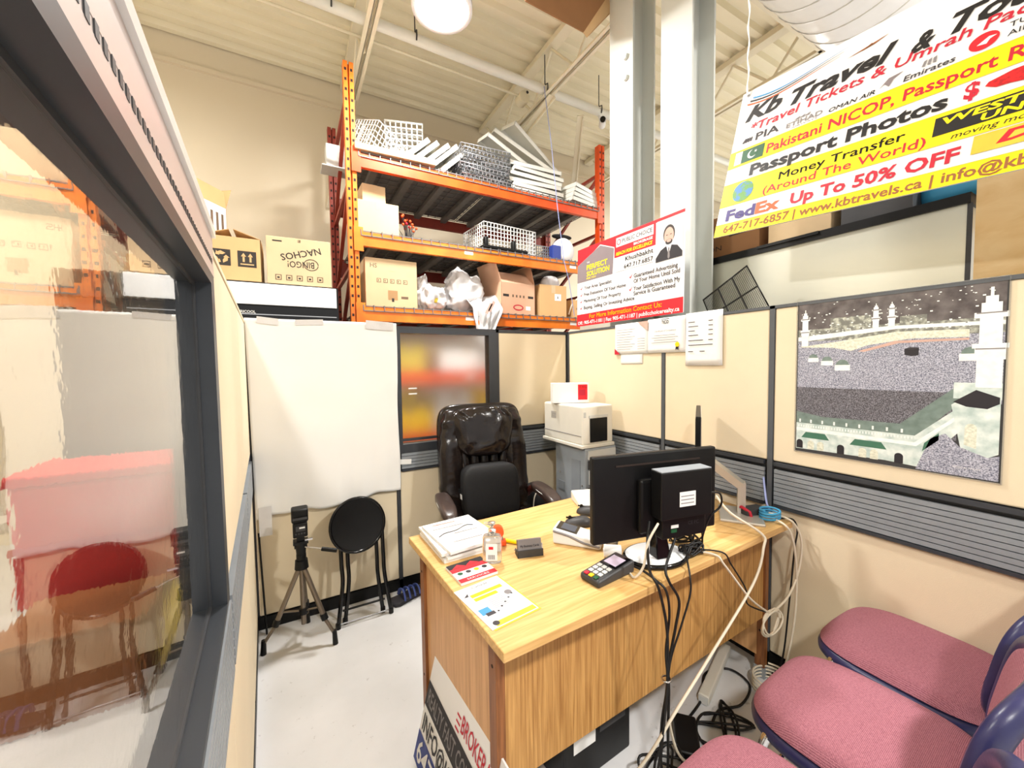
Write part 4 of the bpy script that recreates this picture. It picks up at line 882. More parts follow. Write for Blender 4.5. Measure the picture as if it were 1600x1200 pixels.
for k,m in enumerate(('cour_or','suit','skyblue')):
    pts=[(.005+k*.012+t*.38,.66+k*.012-.03*math.sin(t*PI)*(1-t)-.012*t+.028*t*t) for t in [i/12 for i in range(13)]]
    flat(bn,'swoosh',pts+[(x,y+.007*(1-i/12)+.0008) for i,(x,y) in reversed(list(enumerate(pts)))],M[m],z)
flat(bn,'plane_trail',[(.41,.648),(.54,.67),(.50,.655),(.47,.652)],M['brick'],z); flat(bn,'plane_trail',[(.46,.65),(.49,.665),(.50,.655)],M['brick'],z)
rect(bn,'flag_white',.0,.357,.034,.42,M['signwhite'],z); rect(bn,'flag_green',.034,.357,.138,.42,M['green'],z); disc(bn,'flag_moon',.083,.388,.021,M['signwhite'],z+.0003); disc(bn,'flag_moon_cut',.089,.392,.018,M['green'],z+.0005)
flat(bn,'flag_star',[(.1+.008*(1 if i%2==0 else .4)*math.cos(PI/5*i),.397+.008*(1 if i%2==0 else .4)*math.sin(PI/5*i)) for i in range(10)],M['signwhite'],z+.0008)
letters(bn,'Pakistani NICOP, Passport Renewal',.152,.364,.93,M['crimson'],h=.042,z=z,bold=.018)
letters(bn,'Passport Photos',.09,.28,.66,M['signblack'],h=.05,z=z,bold=.035,split=True); letters(bn,'$',.785,.285,.034,M['crimson'],h=.05,z=z,bold=.03)
flat(bn,'red_scribble',[(.83+.0+.13*(1+math.cos(t*PI/10)),.308+.026*math.sin(t*PI/10)+.004*math.sin(t*3.1)) for t in range(20)],M['scribble'],z)
letters(bn,'Money Transfer',.235,.21,.42,M['signblack'],h=.034,z=z,bold=.014); letters(bn,'(Around The World)',.175,.163,.54,M['crimson'],h=.034,z=z,bold=.008)
disc(bn,'globe',.076,.207,.05,M['earth'],z)
rect(bn,'black_plate',.728,.186,1.06,.25,M['signblack'],z); letters(bn,'WESTERN',.745,.220,.30,M['yellow'],h=.023,z=z+.0004,bold=.03,shear=.12); letters(bn,'UNION',.835,.192,.20,M['yellow'],h=.022,z=z+.0004,bold=.03,shear=.12); letters(bn,'moving money for better',.775,.160,.36,M['signblack'],h=.018,z=z,shear=.25)
letters(bn,'Fed',.015,.075,.14,M['purple'],h=.05,z=z,bold=.035,split=True); letters(bn,'Ex',.158,.075,.105,M['cour_or'],h=.05,z=z,bold=.035,split=True)
letters(bn,'Up To 50% OFF',.305,.078,.50,M['crimson'],h=.046,z=z,bold=.03,split=True)
rect(bn,'courier_plate',.83,.085,1.12,.145,M['ybox2'],z); letters(bn,'DHL',.88,.102,.19,M['red'],h=.033,z=z+.0004,shear=.3,bold=.04,split=True); letters(bn,'EXPRESS',.94,.068,.12,M['textgrey'],h=.013,z=z,shear=.2)
letters(bn,'647-717-6857 | www.kbtravels.ca | info@kbtravels.ca',.015,.014,1.14,M['brick'],h=.034,z=z,bold=.02)
for u in (.0,1.16):
    MB().cyl((u,.715,.0),(u,.715,.004),.007,n=12).obj('eyelet',M['zinc'],bn)
for u,l in ((.0,'twisted white rope holding the far corner of the banner'),(1.16,'twisted white rope holding the near corner of the banner')):
    p=Vector((1.9,1.239,2.074))+bd_*u+bv_*.715
    pts=[p+Vector((-.008,0,0))+Vector((0,.004*math.sin(k*1.3),k*.03)) for k in range(int((4.1-p.z)/.03))]+[Vector((p.x,p.y,4.105))]
    tag(MB().tube(pts,[.0035+.0012*math.sin(k*1.9) for k in range(len(pts))],n=6).obj('hanging_rope',M['paper']),l,'rope')
# ================================================================ PALLET RACK BEHIND THE BACK PARTITION
RY0,RY1=3.43,4.48          # front and rear faces of the rack
RX0,RX1=.475,3.08
rk=thing('pallet_rack','tall orange pallet rack with wire decks behind the back partition','rack',(0,0,0))
def post(x,y,h,m,side):
    p=MB()
    p.b2(x-.038,y-.035,0,x-.006,y+.035,h).b2(x+.006,y-.035,0,x+.038,y+.035,h).b2(x-.008,y+.0,0,x+.008,y+.035,h)
    o=p.obj('post',m,rk)
    hb=MB(); zz=.1
    while zz<h-.03:
        for dx in (-.022,.022): hb.b2(x+dx-.0085,y-.0358,zz,x+dx+.0085,y-.0352,zz+.022)
        zz+=.0762
    q=hb.obj('punched_holes',M['hole'],o); q['kind']='stuff'
    MB().b2(x-.06,y-.06,0,x+.06,y+.06,.008).obj('foot_plate',m,o)
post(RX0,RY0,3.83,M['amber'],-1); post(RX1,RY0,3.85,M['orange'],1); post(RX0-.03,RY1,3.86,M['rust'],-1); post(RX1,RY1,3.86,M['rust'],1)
for x in (RX0-.02,RX1):
    zs=[.3,.95,1.6,2.25,2.9,3.55]
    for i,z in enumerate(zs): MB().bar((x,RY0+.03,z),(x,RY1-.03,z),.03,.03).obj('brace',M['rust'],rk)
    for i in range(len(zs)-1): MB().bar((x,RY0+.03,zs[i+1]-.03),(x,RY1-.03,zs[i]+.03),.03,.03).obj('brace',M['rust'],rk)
LEV=[(3.155,'orange'),(2.535,'amber'),(1.935,'amber'),(1.40,'orange'),(.86,'orange')]
for z,m in LEV:
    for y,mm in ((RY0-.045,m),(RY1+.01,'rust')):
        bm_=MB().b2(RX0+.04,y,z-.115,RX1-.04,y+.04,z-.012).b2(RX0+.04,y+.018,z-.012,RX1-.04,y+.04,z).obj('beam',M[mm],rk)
        for x in (RX0+.035,RX1-.035): MB().b2(x-.035,y-.004,z-.16,x+.035,y+.004,z+.03).obj('connector_plate',M[mm],bm_)
        if mm!='rust' and z<3: 
            for x in (1.42,2.62): MB().b2(x,y-.001,z-.075,x+.085,y-.0003,z-.045).obj('label_sticker',M['paper'],bm_)
    if z>1.5:
        wdt=(RX1-RX0-.09)/2
        for k in range(2):
            x0=RX0+.045+k*wdt+.01; x1=x0+wdt-.02; d=MB(); n=15
            for i in range(n+1):
                x=x0+(x1-x0)*i/n; d.b2(x-.0035,RY0-.05,z+.006,x+.0035,RY1+.02,z+.013); d.b2(x-.0035,RY0-.053,z-.035,x+.0035,RY0-.046,z+.013)
            for j in range(12):
                y=RY0-.04+(RY1-RY0+.04)*j/11; d.b2(x0,y-.0035,z+.0,x1,y+.0035,z+.007)
            d.b2(x0,RY0-.053,z-.038,x1,RY0-.046,z-.031)
            dk=d.obj('wire_deck',M['deckwire'],rk)
            MB().b2(x0+.01,RY0+.10,z+.0132,x1-.01,RY1,z+.0138).obj('deck_shade_sheet',M['shade_sheet'],dk)  # added sheet, no rack part: blocks light and darkens the deck underside
            for q in range(4): 
                x=x0+(x1-x0)*(q+.5)/4; MB().b2(x-.03,RY0,z-.045,x+.03,RY1,z+.0).obj('deck_channel',M['deckwire'],dk)
    else:
        d=MB()
        for i in range(30): x=RX0+.05+i*.0865; d.b2(x-.0035,RY0,z-.004,x+.0035,RY1,z+.003)
        for j in range(12): y=RY0+(RY1-RY0)*j/11; d.b2(RX0+.05,y-.0035,z-.008,RX1-.05,y+.0035,z-.002)
        d.obj('wire_deck',M['deckwire'],rk)
# ---- cartons
def carton(name,label,x,y,z,w_,d_,h,m,rz=0,flaps='closed',group=None,prints=()):
    t=thing(name,label,'box',M=T(x,y,z)@RZ(rz),group=group)
    if flaps=='closed':
        MB().b2(-w_/2,-d_/2,0,w_/2,d_/2,h).obj('carton_body',m,t,bevel=.003)
        MB().b2(-w_/2,-.025,h,w_/2,.025,h+.0008).obj('tape_strip',M['carton2'],t)
        MB().b2(-.025,-d_/2-.0007,h*.75,.025,-d_/2,h).obj('tape_strip',M['carton2'],t)
    else:
        th=.004
        MB().b2(-w_/2,-d_/2,0,w_/2,-d_/2+th,h).b2(-w_/2,d_/2-th,0,w_/2,d_/2,h).b2(-w_/2,-d_/2,0,-w_/2+th,d_/2,h).b2(w_/2-th,-d_/2,0,w_/2,d_/2,h).b2(-w_/2,-d_/2,0,w_/2,d_/2,th).obj('carton_body',m,t)
        a=flaps
        for (px,py,dx,dy,ang) in ((0,-d_/2,w_,d_/2,a[0]),(0,d_/2,w_,d_/2,a[1])):
            s=-1 if py<0 else 1
            MB().b2(-w_/2,0,0,w_/2,th,d_*.48).xf(T(0,py-(th if s>0 else 0),h)@RX(-s*ang)).obj('flap',m,t)
        for s,ang in ((-1,a[2]),(1,a[3])):
            MB().b2(0,-d_/2,0,th,d_/2,min(w_*.48,.22)).xf(T(s*(w_/2)-(th if s>0 else 0),0,h)@RY(s*ang)).obj('flap',m,t)
    return t
def face(t,w_,d_,side='front'):    # frame of a carton face for print
    if side=='front': return dict(du=(1,0,0),dv=(0,0,1),o=(-w_/2,-d_/2-.0006,0))
    return dict(du=(0,-1,0),dv=(0,0,1),o=(-w_/2-.0006,d_/2,0))
def pr(t,name,u0,v0,u1,v1,w_,d_,m,k=0):
    y=-d_/2-.0007-k*.0003
    MB().add([(-w_/2+u0,y,v0),(-w_/2+u1,y,v0),(-w_/2+u1,y,v1),(-w_/2+u0,y,v1)],[(0,1,2,3)]).obj(name,m,t)
def prp(t,name,poly,w_,d_,m,k=0):
    y=-d_/2-.0007-k*.0003
    MB().add([(-w_/2+a,y,b) for a,b in poly],[list(range(len(poly)))]).obj(name,m,t)
zL3,zL2,zL1=1.949,2.549,3.169
c=carton('shipping_carton','kraft carton printed HS at the left end of the low rack shelf',.775,3.63,zL3,.43,.38,.40,M['carton2'],.0,'closed')
letters(c,'HS',.04,.32,.055,M['inkfaint'],h=.035,**face(c,.43,.38),bold=.01)
for k in range(5): 
    pr(c,'handling_symbol',.09+k*.055,.20,.125+k*.055,.235,.43,.38,M['inkfaint']); pr(c,'handling_symbol',.095+k*.055,.205,.12+k*.055,.23,.43,.38,M['carton2'],1)
    pr(c,'handling_symbol',.10+k*.055,.21,.107+k*.055,.225,.43,.38,M['inkfaint'],2)
pr(c,'label_patch',.18,.06,.26,.14,.43,.38,M['cartonin']); pr(c,'ink_mark',.21,.045,.23,.075,.43,.38,M['ink'],1); pr(c,'ink_mark',.29,.075,.35,.095,.43,.38,M['inkfaint'],1)
c=carton('produce_carton','pinkish carton with raised flaps near the middle of the low shelf',2.005,3.62,zL3,.42,.34,.31,M['carton3'],.12,(-.75,.15,.35,-.25))
for (u0,u1) in ((.02,.09),(.33,.40)): pr(c,'black_bar',u0,.17,u1,.195,.42,.34,M['ink'])
for k in range(4): pr(c,'handling_symbol',.13+k*.045,.17,.15+k*.045,.195,.42,.34,M['inkfaint'])
prp(c,'oval_logo',[(.205+.065*math.cos(t*PI/10),.07+.03*math.sin(t*PI/10)) for t in range(20)],.42,.34,M['crimson']); prp(c,'oval_logo',[(.205+.05*math.cos(t*PI/10),.07+.018*math.sin(t*PI/10)) for t in range(20)],.42,.34,M['carton3'],1)
pr(c,'white_sticker',.30,.05,.36,.09,.42,.34,M['paper'])
c=carton('small_carton','plain tan carton right of the pinkish carton on the low shelf',2.46,3.60,zL3,.33,.3,.33,M['carton'],-.05,'closed')
pr(c,'white_sticker',.18,.17,.26,.24,.33,.3,M['paper']); pr(c,'sticker_mark',.215,.19,.225,.215,.33,.3,M['ink'],1)
MB().sell(.11,.08,.09,.8,.9,(.05,0,.37),16,10).obj('plastic_wrap',M['bagp'],c)
c=carton('yellow_carton','small yellow tan box at the right end of the low shelf',2.80,3.55,zL3,.18,.18,.2,M['carton'],.1,'closed'); letters(c,'BRAND',.04,.09,.1,M['ink'],h=.02,shear=.2,**face(c,.18,.18))
tag(MB().tube(catmull([(2.69,3.50,1.99),(2.72,3.47,2.10),(2.80,3.46,2.17),(2.88,3.47,2.16)],8),.009,n=8).obj('hose_piece',M['cable_w']),'pale curved hose leaning on the small yellow box','hose')
# plastic bags
def bag(name,label,x,y,z,a,b,c_,seed,m='bagp',drape=False):
    t=thing(name,label,'bag',(x,y,z),group='plastic bags on the rack')
    def f(q):
        d=q.normalized() if q.length else q
        n=abs(noise.noise(Vector((q.x*11+seed,q.y*11,q.z*9))))*.07-.02+abs(noise.noise(Vector((q.x*26,q.y*26+seed,q.z*20))))*.035-noise.noise(Vector((q.x*5+seed,q.y*5,q.z*5)))*.03
        return q-d*n+Vector((0,0,.03*max(0,q.z)/c_*math.sin(seed+q.x*30)))
    MB().sell(a,b,c_,.8,.85,(0,0,c_*.97),60,40,f).obj('bag_body',M[m],t)
    return t
bag('shopping_bag','grey white plastic bag beside the HS carton',1.075,3.60,zL3,.085,.12,.16,1.)
b1=bag('shopping_bag','small white bag with green print in front of the grey bag',1.17,3.52,zL3,.10,.09,.12,4.); MB().sell(.05,.006,.04,.9,.9,(-.02,-.085,.10),14,8).obj('green_print',M['ybox2'],b1)
bg_=bag('shopping_bag','big white plastic bag slumped on the low shelf',1.48,3.62,zL3,.20,.14,.20,9.)
hb_=thing('hanging_bag','white plastic bag with pink print hanging over the shelf edge','bag',(1.60,3.395,1.60))
def hf(u,v):
    w_=.018+.185*v**.75; x=(u-.5)*2*w_+.07*v-.02; z=.55*v+.05*abs(u-.5)*(1-v)-.06*math.sin(u*PI*1.0)*v*.4
    y=-.045-.022*math.sin(u*13+3.5*v)*(.35+v)-.012*math.sin(u*29-5*v)-.02*noise.noise(Vector((u*5,v*6,1.)))+.22*max(0,v-.68)/.32
    return (x,y,z)
MB().surf(hf,48,36,.004).obj('bag_sheet',M['bagp'],hb_)
for k in range(2): MB().box((0,0,0),(.03,.004,.11)).xf(T(.02+k*.03,-.088,.37+.02*k)@RY(.5)).obj('pink_print',M['pinkskin'],hb_)
tag(MB().sell(.2,.12,.16,.7,.8,(0,0,.16),22,14).xf(T(1.72,4.0,zL3)).obj('black_bundle',M['cushion']),'black bundle lying behind the white bags','bundle')
# middle shelf
carton('small_white_carton','small pale carton stacked on a cream carton on the middle shelf',.66,3.62,zL2+.265,.19,.2,.16,M['carton2'],.05)
carton('cream_carton','plain cream carton at the left end of the middle shelf',.685,3.60,zL2,.33,.3,.262,M['carton2'],.0)
fw=thing('wire_flower_bunch','bunch of dried stems with orange heads on the middle shelf','decoration',(.965,3.6,zL2))
for k in range(16):
    a=random.uniform(0,6.28); r=random.uniform(.02,.1); p=Vector((r*math.cos(a),r*math.sin(a),.10+random.uniform(.02,.14)))
    s_=MB().tube([(r*.4*math.cos(a),r*.4*math.sin(a),0),p*.6,p],.003,n=5).obj('stem',M['suit'],fw); MB().sell(.012,.012,.012,1,1,p,8,6).obj('flower_head',M['cour_or' if k%4 else 'crimson'],s_)
def wire_basket(name,label,Mx,w_,d_,h,m,nx,ny,nz,r=.003,group=None):
    b=MB()
    L=lambda p,q:b.bar(p,q,r*2,r*2)
    for i in range(nx+1):
        x=-w_/2+w_*i/nx; L((x,-d_/2,0),(x,-d_/2,h)); L((x,d_/2,0),(x,d_/2,h)); L((x,-d_/2,0),(x,d_/2,0))
    for j in range(ny+1):
        y=-d_/2+d_*j/ny; L((-w_/2,y,0),(-w_/2,y,h)); L((w_/2,y,0),(w_/2,y,h)); L((-w_/2,y,0),(w_/2,y,0))
    for k in range(nz+1):
        z=h*k/nz
        for y in (-d_/2,d_/2): L((-w_/2,y,z),(w_/2,y,z))
        for x in (-w_/2,w_/2): L((x,-d_/2,z),(x,d_/2,z))
    t=thing(name,label,'basket',M=Mx,group=group); b.obj('wire_grid',m,t)
    MB().tube([(-w_/2,-d_/2,h),(w_/2,-d_/2,h),(w_/2,d_/2,h),(-w_/2,d_/2,h)],r*1.8,n=6,closed=True).obj('rim',m,t); return t
wire_basket('wire_basket','white wire basket on the right half of the middle shelf',T(1.95,3.70,zL2)@RZ(.08),.62,.42,.27,M['wirew'],16,10,7)
wire_basket('wire_rack','small zinc wire rack beside the white basket on the middle shelf',T(2.42,3.72,zL2),.2,.3,.16,M['zinc'],7,7,5)
tr_=thing('black_tray','flat black tray with two clips on the middle shelf edge','tray',(1.86,3.46,zL2),.03); MB().b2(-.25,-.07,0,.25,.07,.03).obj('tray_plate',M['black'],tr_,bevel=.008)
for x in (-.19,.12): MB().sell(.022,.03,.05,.5,.6,(x,0,.075),14,10).obj('clip',M['black'],tr_)
bt=thing('tape_reel','blue and white round reel at the right end of the middle shelf','reel',(2.64,3.53,zL2)); R90=Matrix.Rotation(PI/2,3,'X')
MB().lathe([(.05,-.03),(.13,-.03),(.13,.03),(.05,.03)],(0,0,.131),30,R90).obj('flange',M['paper'],bt); MB().b2(-.16,-.04,.0,-.05,.04,.17).obj('holder',M['blue'],bt,bevel=.01)
MB().sell(.13,.05,.02,.8,.9,(.0,.02,.285),16,8).obj('black_wrap',M['cushion'],bt)
carton('brown_carton','brown carton deep in the right corner of the middle shelf',2.86,3.95,zL2,.26,.26,.28,M['carton4'],.1)
# top shelf
tag(MB().box((0,0,0),(.66,.34,.05)).xf(T(.83,3.53,zL1+.028)@RY(-.02)).obj('flat_board_pack',M['carton2'],bevel=.004),'long flat pack of boards on the left of the top shelf','board')
wire_basket('wire_basket','white wire basket tipped over on the left of the top shelf',T(.70,3.72,zL1+.13)@RZ(.5)@RX(.35)@RY(.25),.34,.30,.22,M['wirew'],9,8,5,.0022)
wire_basket('white_crate','square white wire crate behind the shelf panels on top',T(1.06,3.98,zL1+.36)@RZ(-.3)@RX(.25),.34,.26,.24,M['wirew'],7,6,5,.006)
def shelf_part(label,x,y,z,rz,rx,ry,w_=.62,d_=.30,group='white metal shelf panels piled on the rack'):
    t=thing('metal_shelf_panel',label,'shelf panel',M=T(x,y,z)@RZ(rz)@RY(ry)@RX(rx),group=group)
    MB().b2(-w_/2,-d_/2,0,w_/2,d_/2,.006).obj('plate',M['white'],t)
    MB().b2(-w_/2,-d_/2,-.035,w_/2,-d_/2+.006,.006).b2(-w_/2,d_/2-.006,-.035,w_/2,d_/2,.006).b2(-w_/2,-d_/2,-.035,-w_/2+.006,d_/2,.0).b2(w_/2-.006,-d_/2,-.035,w_/2,d_/2,0).obj('folded_edge',M['white'],t)
for k in range(5):
    shelf_part('white metal shelf panel, %s in the leaning fan left of the zinc trays'%('leftmost','second from left','middle one','second from right','rightmost')[k],.99+k*.09,3.62+.02*math.sin(k*2.1),zL1+.165+.012*math.sin(k*2.6),.06,.0,-.75,.34,.34)
for k in range(7):
    x=1.69+.012*math.sin(k*2.3); z=zL1+.012+k*.047
    wire_basket('wire_tray',('zinc wire tray, lowest of the pile on the top shelf','zinc wire tray, second from the bottom of the pile','zinc wire tray, third from the bottom of the pile','zinc wire tray in the exact middle of the pile','zinc wire tray, third from the top of the pile','zinc wire tray, second from the top of the pile','zinc wire tray, topmost of the pile on the top shelf')[k],T(x,3.62,z)@RZ(.12*math.sin(k*1.7))@RY(.03*math.sin(k)),.50,.36,.035,M['zinc'],12,8,1,.003,'zinc wire trays piled on the rack')
for k in range(6):
    shelf_part('white metal shelf panel, %s of the flat pile right of the zinc trays'%('lowest','second from bottom','third from bottom','third from top','second from top','topmost flat one')[k],2.28+.02*math.sin(k*2),3.64,zL1+.045+k*.05,.05*math.sin(k*1.9),.03*math.sin(k),.03*math.cos(k*2),.62,.36)
for k,(x,z,ry,rz) in enumerate(((2.12,zL1+.42,.30,.15),(2.25,zL1+.50,.42,-.1),(2.36,zL1+.56,.34,.3))):
    shelf_part(('white shelf panel sloping lowest on top of the flat pile','white shelf panel sloping across the middle of the flat pile','white shelf panel sloping highest on top of the flat pile')[k],x,3.68,z,rz,.1,ry,.80,.2)
for k in range(4):
    shelf_part('white metal shelf panel, %s of the short pile at the right shelf end'%('lowest','second from bottom','second from top','topmost')[k],2.85,3.55,zL1+.045+k*.045,.1+.05*k,.02,.05,.40,.30)
tag(MB().box((0,0,0),(.16,.14,.2)).xf(T(.42,3.98,3.33)).box((.42,3.98,3.225),(.24,.2,.012)).obj('grey_box',M['lgrey'],bevel=.004),'pale grey box behind the left post near the rack top','box')
# goods behind the frosted window
zq=1.405
carton('olive_carton','olive yellow box behind the frosted window, upper left',.92,3.62,zq,.26,.3,.24,M['ybox2']); carton('white_goods_carton','white box behind the frosted window, upper right',1.45,3.62,zq,.5,.3,.20,M['paper']); carton('grey_goods_carton','grey brown box beside the olive box behind the window',1.16,3.72,zq,.2,.3,.22,M['cartonin'])
zq=.866
carton('yellow_goods_carton','bright yellow box behind the frosted window, low left',.90,3.60,zq,.40,.3,.22,M['yellowbox']); carton('pale_yellow_carton','pale yellow box stacked behind the frosted window',.84,3.62,zq+.222,.28,.3,.14,M['ybox2']); carton('white_drum_carton','tall white box behind the frosted window, low centre',1.32,3.60,zq,.34,.3,.33,M['paper']); carton('amber_goods_carton','amber box behind the frosted window, low right',1.72,3.60,zq,.30,.3,.34,M['yellowbox'])
# ================================================================ FRIDGE AND BOXES AT LEFT
fr=thing('display_fridge','white topped black display fridge behind the left corner','fridge',(-.06,3.32,0))
MB().b2(-.40,.02,0,.40,.66,2.055).obj('cabinet',M['black'],fr)
MB().b2(-.385,-.006,1.895,.385,.02,2.045).obj('header_panel',M['white_gloss'],fr,bevel=.004)
dr=MB().b2(-.395,-.02,.10,.395,.018,.18).b2(-.395,-.02,1.80,.395,.018,1.885).b2(-.395,-.02,.18,-.32,.018,1.80).b2(.32,-.02,.18,.395,.018,1.80).obj('door_frame',M['black_gloss'],fr)
MB().b2(-.32,-.004,.18,.32,.002,1.80).obj('door_glass',M['blueclear'],fr); MB().b2(-.25,-.0225,1.822,.38,-.0202,1.828).obj('door_trim',M['chrome'],dr)
letters(fr,'FRICOOL',-.24,1.832,.10,M['lgrey'],h=.018,du=(1,0,0),dv=(0,0,1),o=(0,-.0208,0),bold=.02)
c=carton('recycle_carton','tan carton with recycling and arrow symbols on the fridge','#'[:0] or -.315,3.52,2.056,.33,.36,.33,M['carton'],.0,(1.15,1.0,1.2,1.2)) if False else carton('recycle_carton','tan carton with recycling and arrow symbols on the fridge',-.325,3.52,2.056,.34,.34,.30,M['carton'],.0,(-1.5,-1.5,-1.25,-1.25))
W1,D1=.34,.34
pr(c,'black_square',.05,.10,.16,.21,W1,D1,M['ink']); pr(c,'black_square',.20,.10,.31,.21,W1,D1,M['ink'])
for k in range(3):
    t=2*PI*k/3+PI/2; cx,cy=.105,.155
    q=lambda r,a:(cx+r*math.cos(a),cy+r*math.sin(a))
    prp(c,'recycle_arrow',[q(.040,t-.75),q(.044,t+.0),q(.040,t+.55),q(.022,t+.55),q(.022,t-.55)],W1,D1,M['carton'],1)
    prp(c,'recycle_arrow',[q(.050,t+.5),q(.034,t+1.05),q(.014,t+.5)],W1,D1,M['carton'],1)
for x in (.235,.275): 
    pr(c,'up_arrow',x-.006,.135,x+.006,.175,W1,D1,M['carton'],1); prp(c,'up_arrow',[(x-.015,.172),(x+.015,.172),(x,.197)],W1,D1,M['carton'],1)
pr(c,'up_arrow',.215,.115,.295,.123,W1,D1,M['carton'],1); pr(c,'grey_patch',.03,.02,.10,.06,W1,D1,M['grey'])
c=carton('snack_carton','tan carton printed NACHOS upside down on the fridge',.095,3.52,2.056,.42,.36,.34,M['carton2'],-.05,'closed'); W1,D1=.42,.36
letters(c,'NACHOS',.345,.285,.27,M['ink'],h=.046,rot=PI+.26,**face(c,W1,D1),bold=.015); letters(c,'BINGO!',.305,.175,.175,M['ink'],h=.045,rot=PI+.02,**face(c,W1,D1),bold=.01)
prp(c,'ring_mark',[(.285+.05*math.cos(t*PI/14),.155+.043*math.sin(t*PI/14)) for t in range(28)]+[(.285+.045*math.cos(t*PI/14),.155+.038*math.sin(t*PI/14)) for t in range(28,-1,-1)],W1,D1,M['ink'],1)
for k in range(5): pr(c,'handling_symbol',.05+k*.068,.03,.09+k*.068,.07,W1,D1,M['inkfaint']); pr(c,'handling_symbol',.056+k*.068,.036,.084+k*.068,.064,W1,D1,M['carton2'],1); pr(c,'handling_symbol',.062+k*.068,.042,.078+k*.068,.055,W1,D1,M['ink'],2)
pr(c,'small_print',.04,.305,.10,.315,W1,D1,M['ink']); pr(c,'small_print',.20,.31,.22,.33,W1,D1,M['inkfaint'])
c=carton('open_carton','torn open carton with louvre print standing high at the left',-.60,3.70,2.20,.26,.36,.48,M['carton'],-.6,(.15,.35,.3,-.1)); 
MB().b2(.1303,-.175,.01,.1308,.175,.475).obj('white_side',M['paper'],c)
for k in range(7): MB().b2(.1312,-.16+k*.048,.12,.1316,-.138+k*.048,.42).obj('louvre_print',M['inkfaint'],c)
carton('support_carton','plain carton carrying the torn open carton at the left',-.715,3.70,2.056,.40,.50,.142,M['carton'],.0)
tag(MB().b2(-1.2,3.34,0,-.48,3.98,2.055).b2(-1.18,3.325,1.89,-.49,3.345,2.045).obj('upright_cooler',M['olive'],bevel=.005),'dark upright cooler left of the display fridge','cooler')
# ================================================================ BEHIND THE RIGHT PARTITION
fz=thing('steel_cabinet','long pale steel cabinet behind the right partition','cabinet',(2.36,0,0))
MB().b2(0,.50,0,.6,2.9,2.06).obj('cabinet_body',M['freezer'],fz); MB().b2(-.012,.49,2.06,.62,2.92,2.10).obj('top_edge',M['black'],fz)
MB().b2(-.004,.485,0,.0,.50,2.06).obj('panel_seam',M['dark'],fz); MB().b2(-.004,1.86,0,-.001,1.87,2.06).obj('panel_seam',M['dark'],fz); MB().b2(-.02,1.0,2.085,.0,1.3,2.10).obj('handle_strip',M['black'],fz)
pw=thing('plywood_sheet','sheet of plywood beside the steel cabinet at the right edge','plywood',(2.36,0,0)); MB().b2(0,-.8,0,.02,.478,2.15).obj('sheet',M['plyw'],pw)
for k,(y,w_,h,m,l) in enumerate(((1.98,.42,.36,'carton4','brown carton on the steel cabinet beside the column'),(1.52,.40,.26,'carton4','brown carton half hidden behind the banner'),(1.12,.30,.24,'carton2','pale carton below the banner on the cabinet'),(.80,.26,.22,'dark','dark crate below the banner on the cabinet'))):
    c=carton('storage_carton',l,2.60,y,2.101,.4,w_,h,M[m],0,'closed')
    letters(c,'ITALIA' if k==0 else 'IRON',.03,.05,.14,M['ink'],h=.03,**face(c,.4,w_,'side')) if k<2 else None
    if k<3: 
        for q in range(3): MB().b2(-.2012,-.12,.12+q*.014,-.2003,-.02,.128+q*.014).obj('small_print',M['ink'],c)
tag(MB().sell(.16,.14,.1,.6,.6,(0,0,.1),20,12).xf(T(2.62,.56,2.10)).obj('blue_bundle',M['cable_b']),'blue wrapped bundle on the cabinet under the banner','bundle')
for k,y in enumerate((.30,.12)):
    c=carton('barcode_carton',('tan carton with barcodes right of the blue bundle','tan carton with barcodes at the right picture edge')[k],2.75,y,2.15,.3,.17,.2,M['carton'],0); c.parent=None
    for q in range(8): MB().b2(-.1512,-.06+q*.014,.05,-.1503,-.052+q*.014,.15).obj('barcode_bar',M['ink'],c)
tag(MB().b2(2.40,-.8,2.10,3.1,.478,2.149).obj('plywood_shelf',M['plyw']),'plywood shelf board carrying the barcode cartons','shelf')
MBW=T(2.03,1.075,1.725)@RX(-.52)
bw=thing('mesh_basket','black mesh basket lid propped on the partition','mesh panel',M=T(2.03,1.08,1.703))
b=MB(); A=(1.415,1.795); B_=(1.175,1.93); C_=(1.065,1.71); D_=(1.33,1.60)
def bl(u,v):
    p=Vector((0,A[0]+(B_[0]-A[0])*u,A[1]+(B_[1]-A[1])*u)); q=Vector((0,D_[0]+(C_[0]-D_[0])*u,D_[1]+(C_[1]-D_[1])*u)); r_=p+(q-p)*v; return Vector((0,r_.y-1.08,r_.z-1.703))
g_=MB()
for i in range(33): g_.bar(bl(i/32,0),bl(i/32,1),.0014,.0014); g_.bar(bl(0,i/32),bl(1,i/32),.0014,.0014)
g_.obj('mesh_wire',M['black_metal'],bw)
MB().tube([bl(0,0),bl(1,0),bl(1,1),bl(0,1)],.005,n=6,closed=True).obj('rim',M['black_metal'],bw)
for u in (.36,.68): MB().tube([bl(u,0),bl(u,1)],.004,n=6).obj('rib',M['black_metal'],bw)
MB().tube([bl(0,.5),bl(1,.5)],.004,n=6).obj('rib',M['black_metal'],bw)
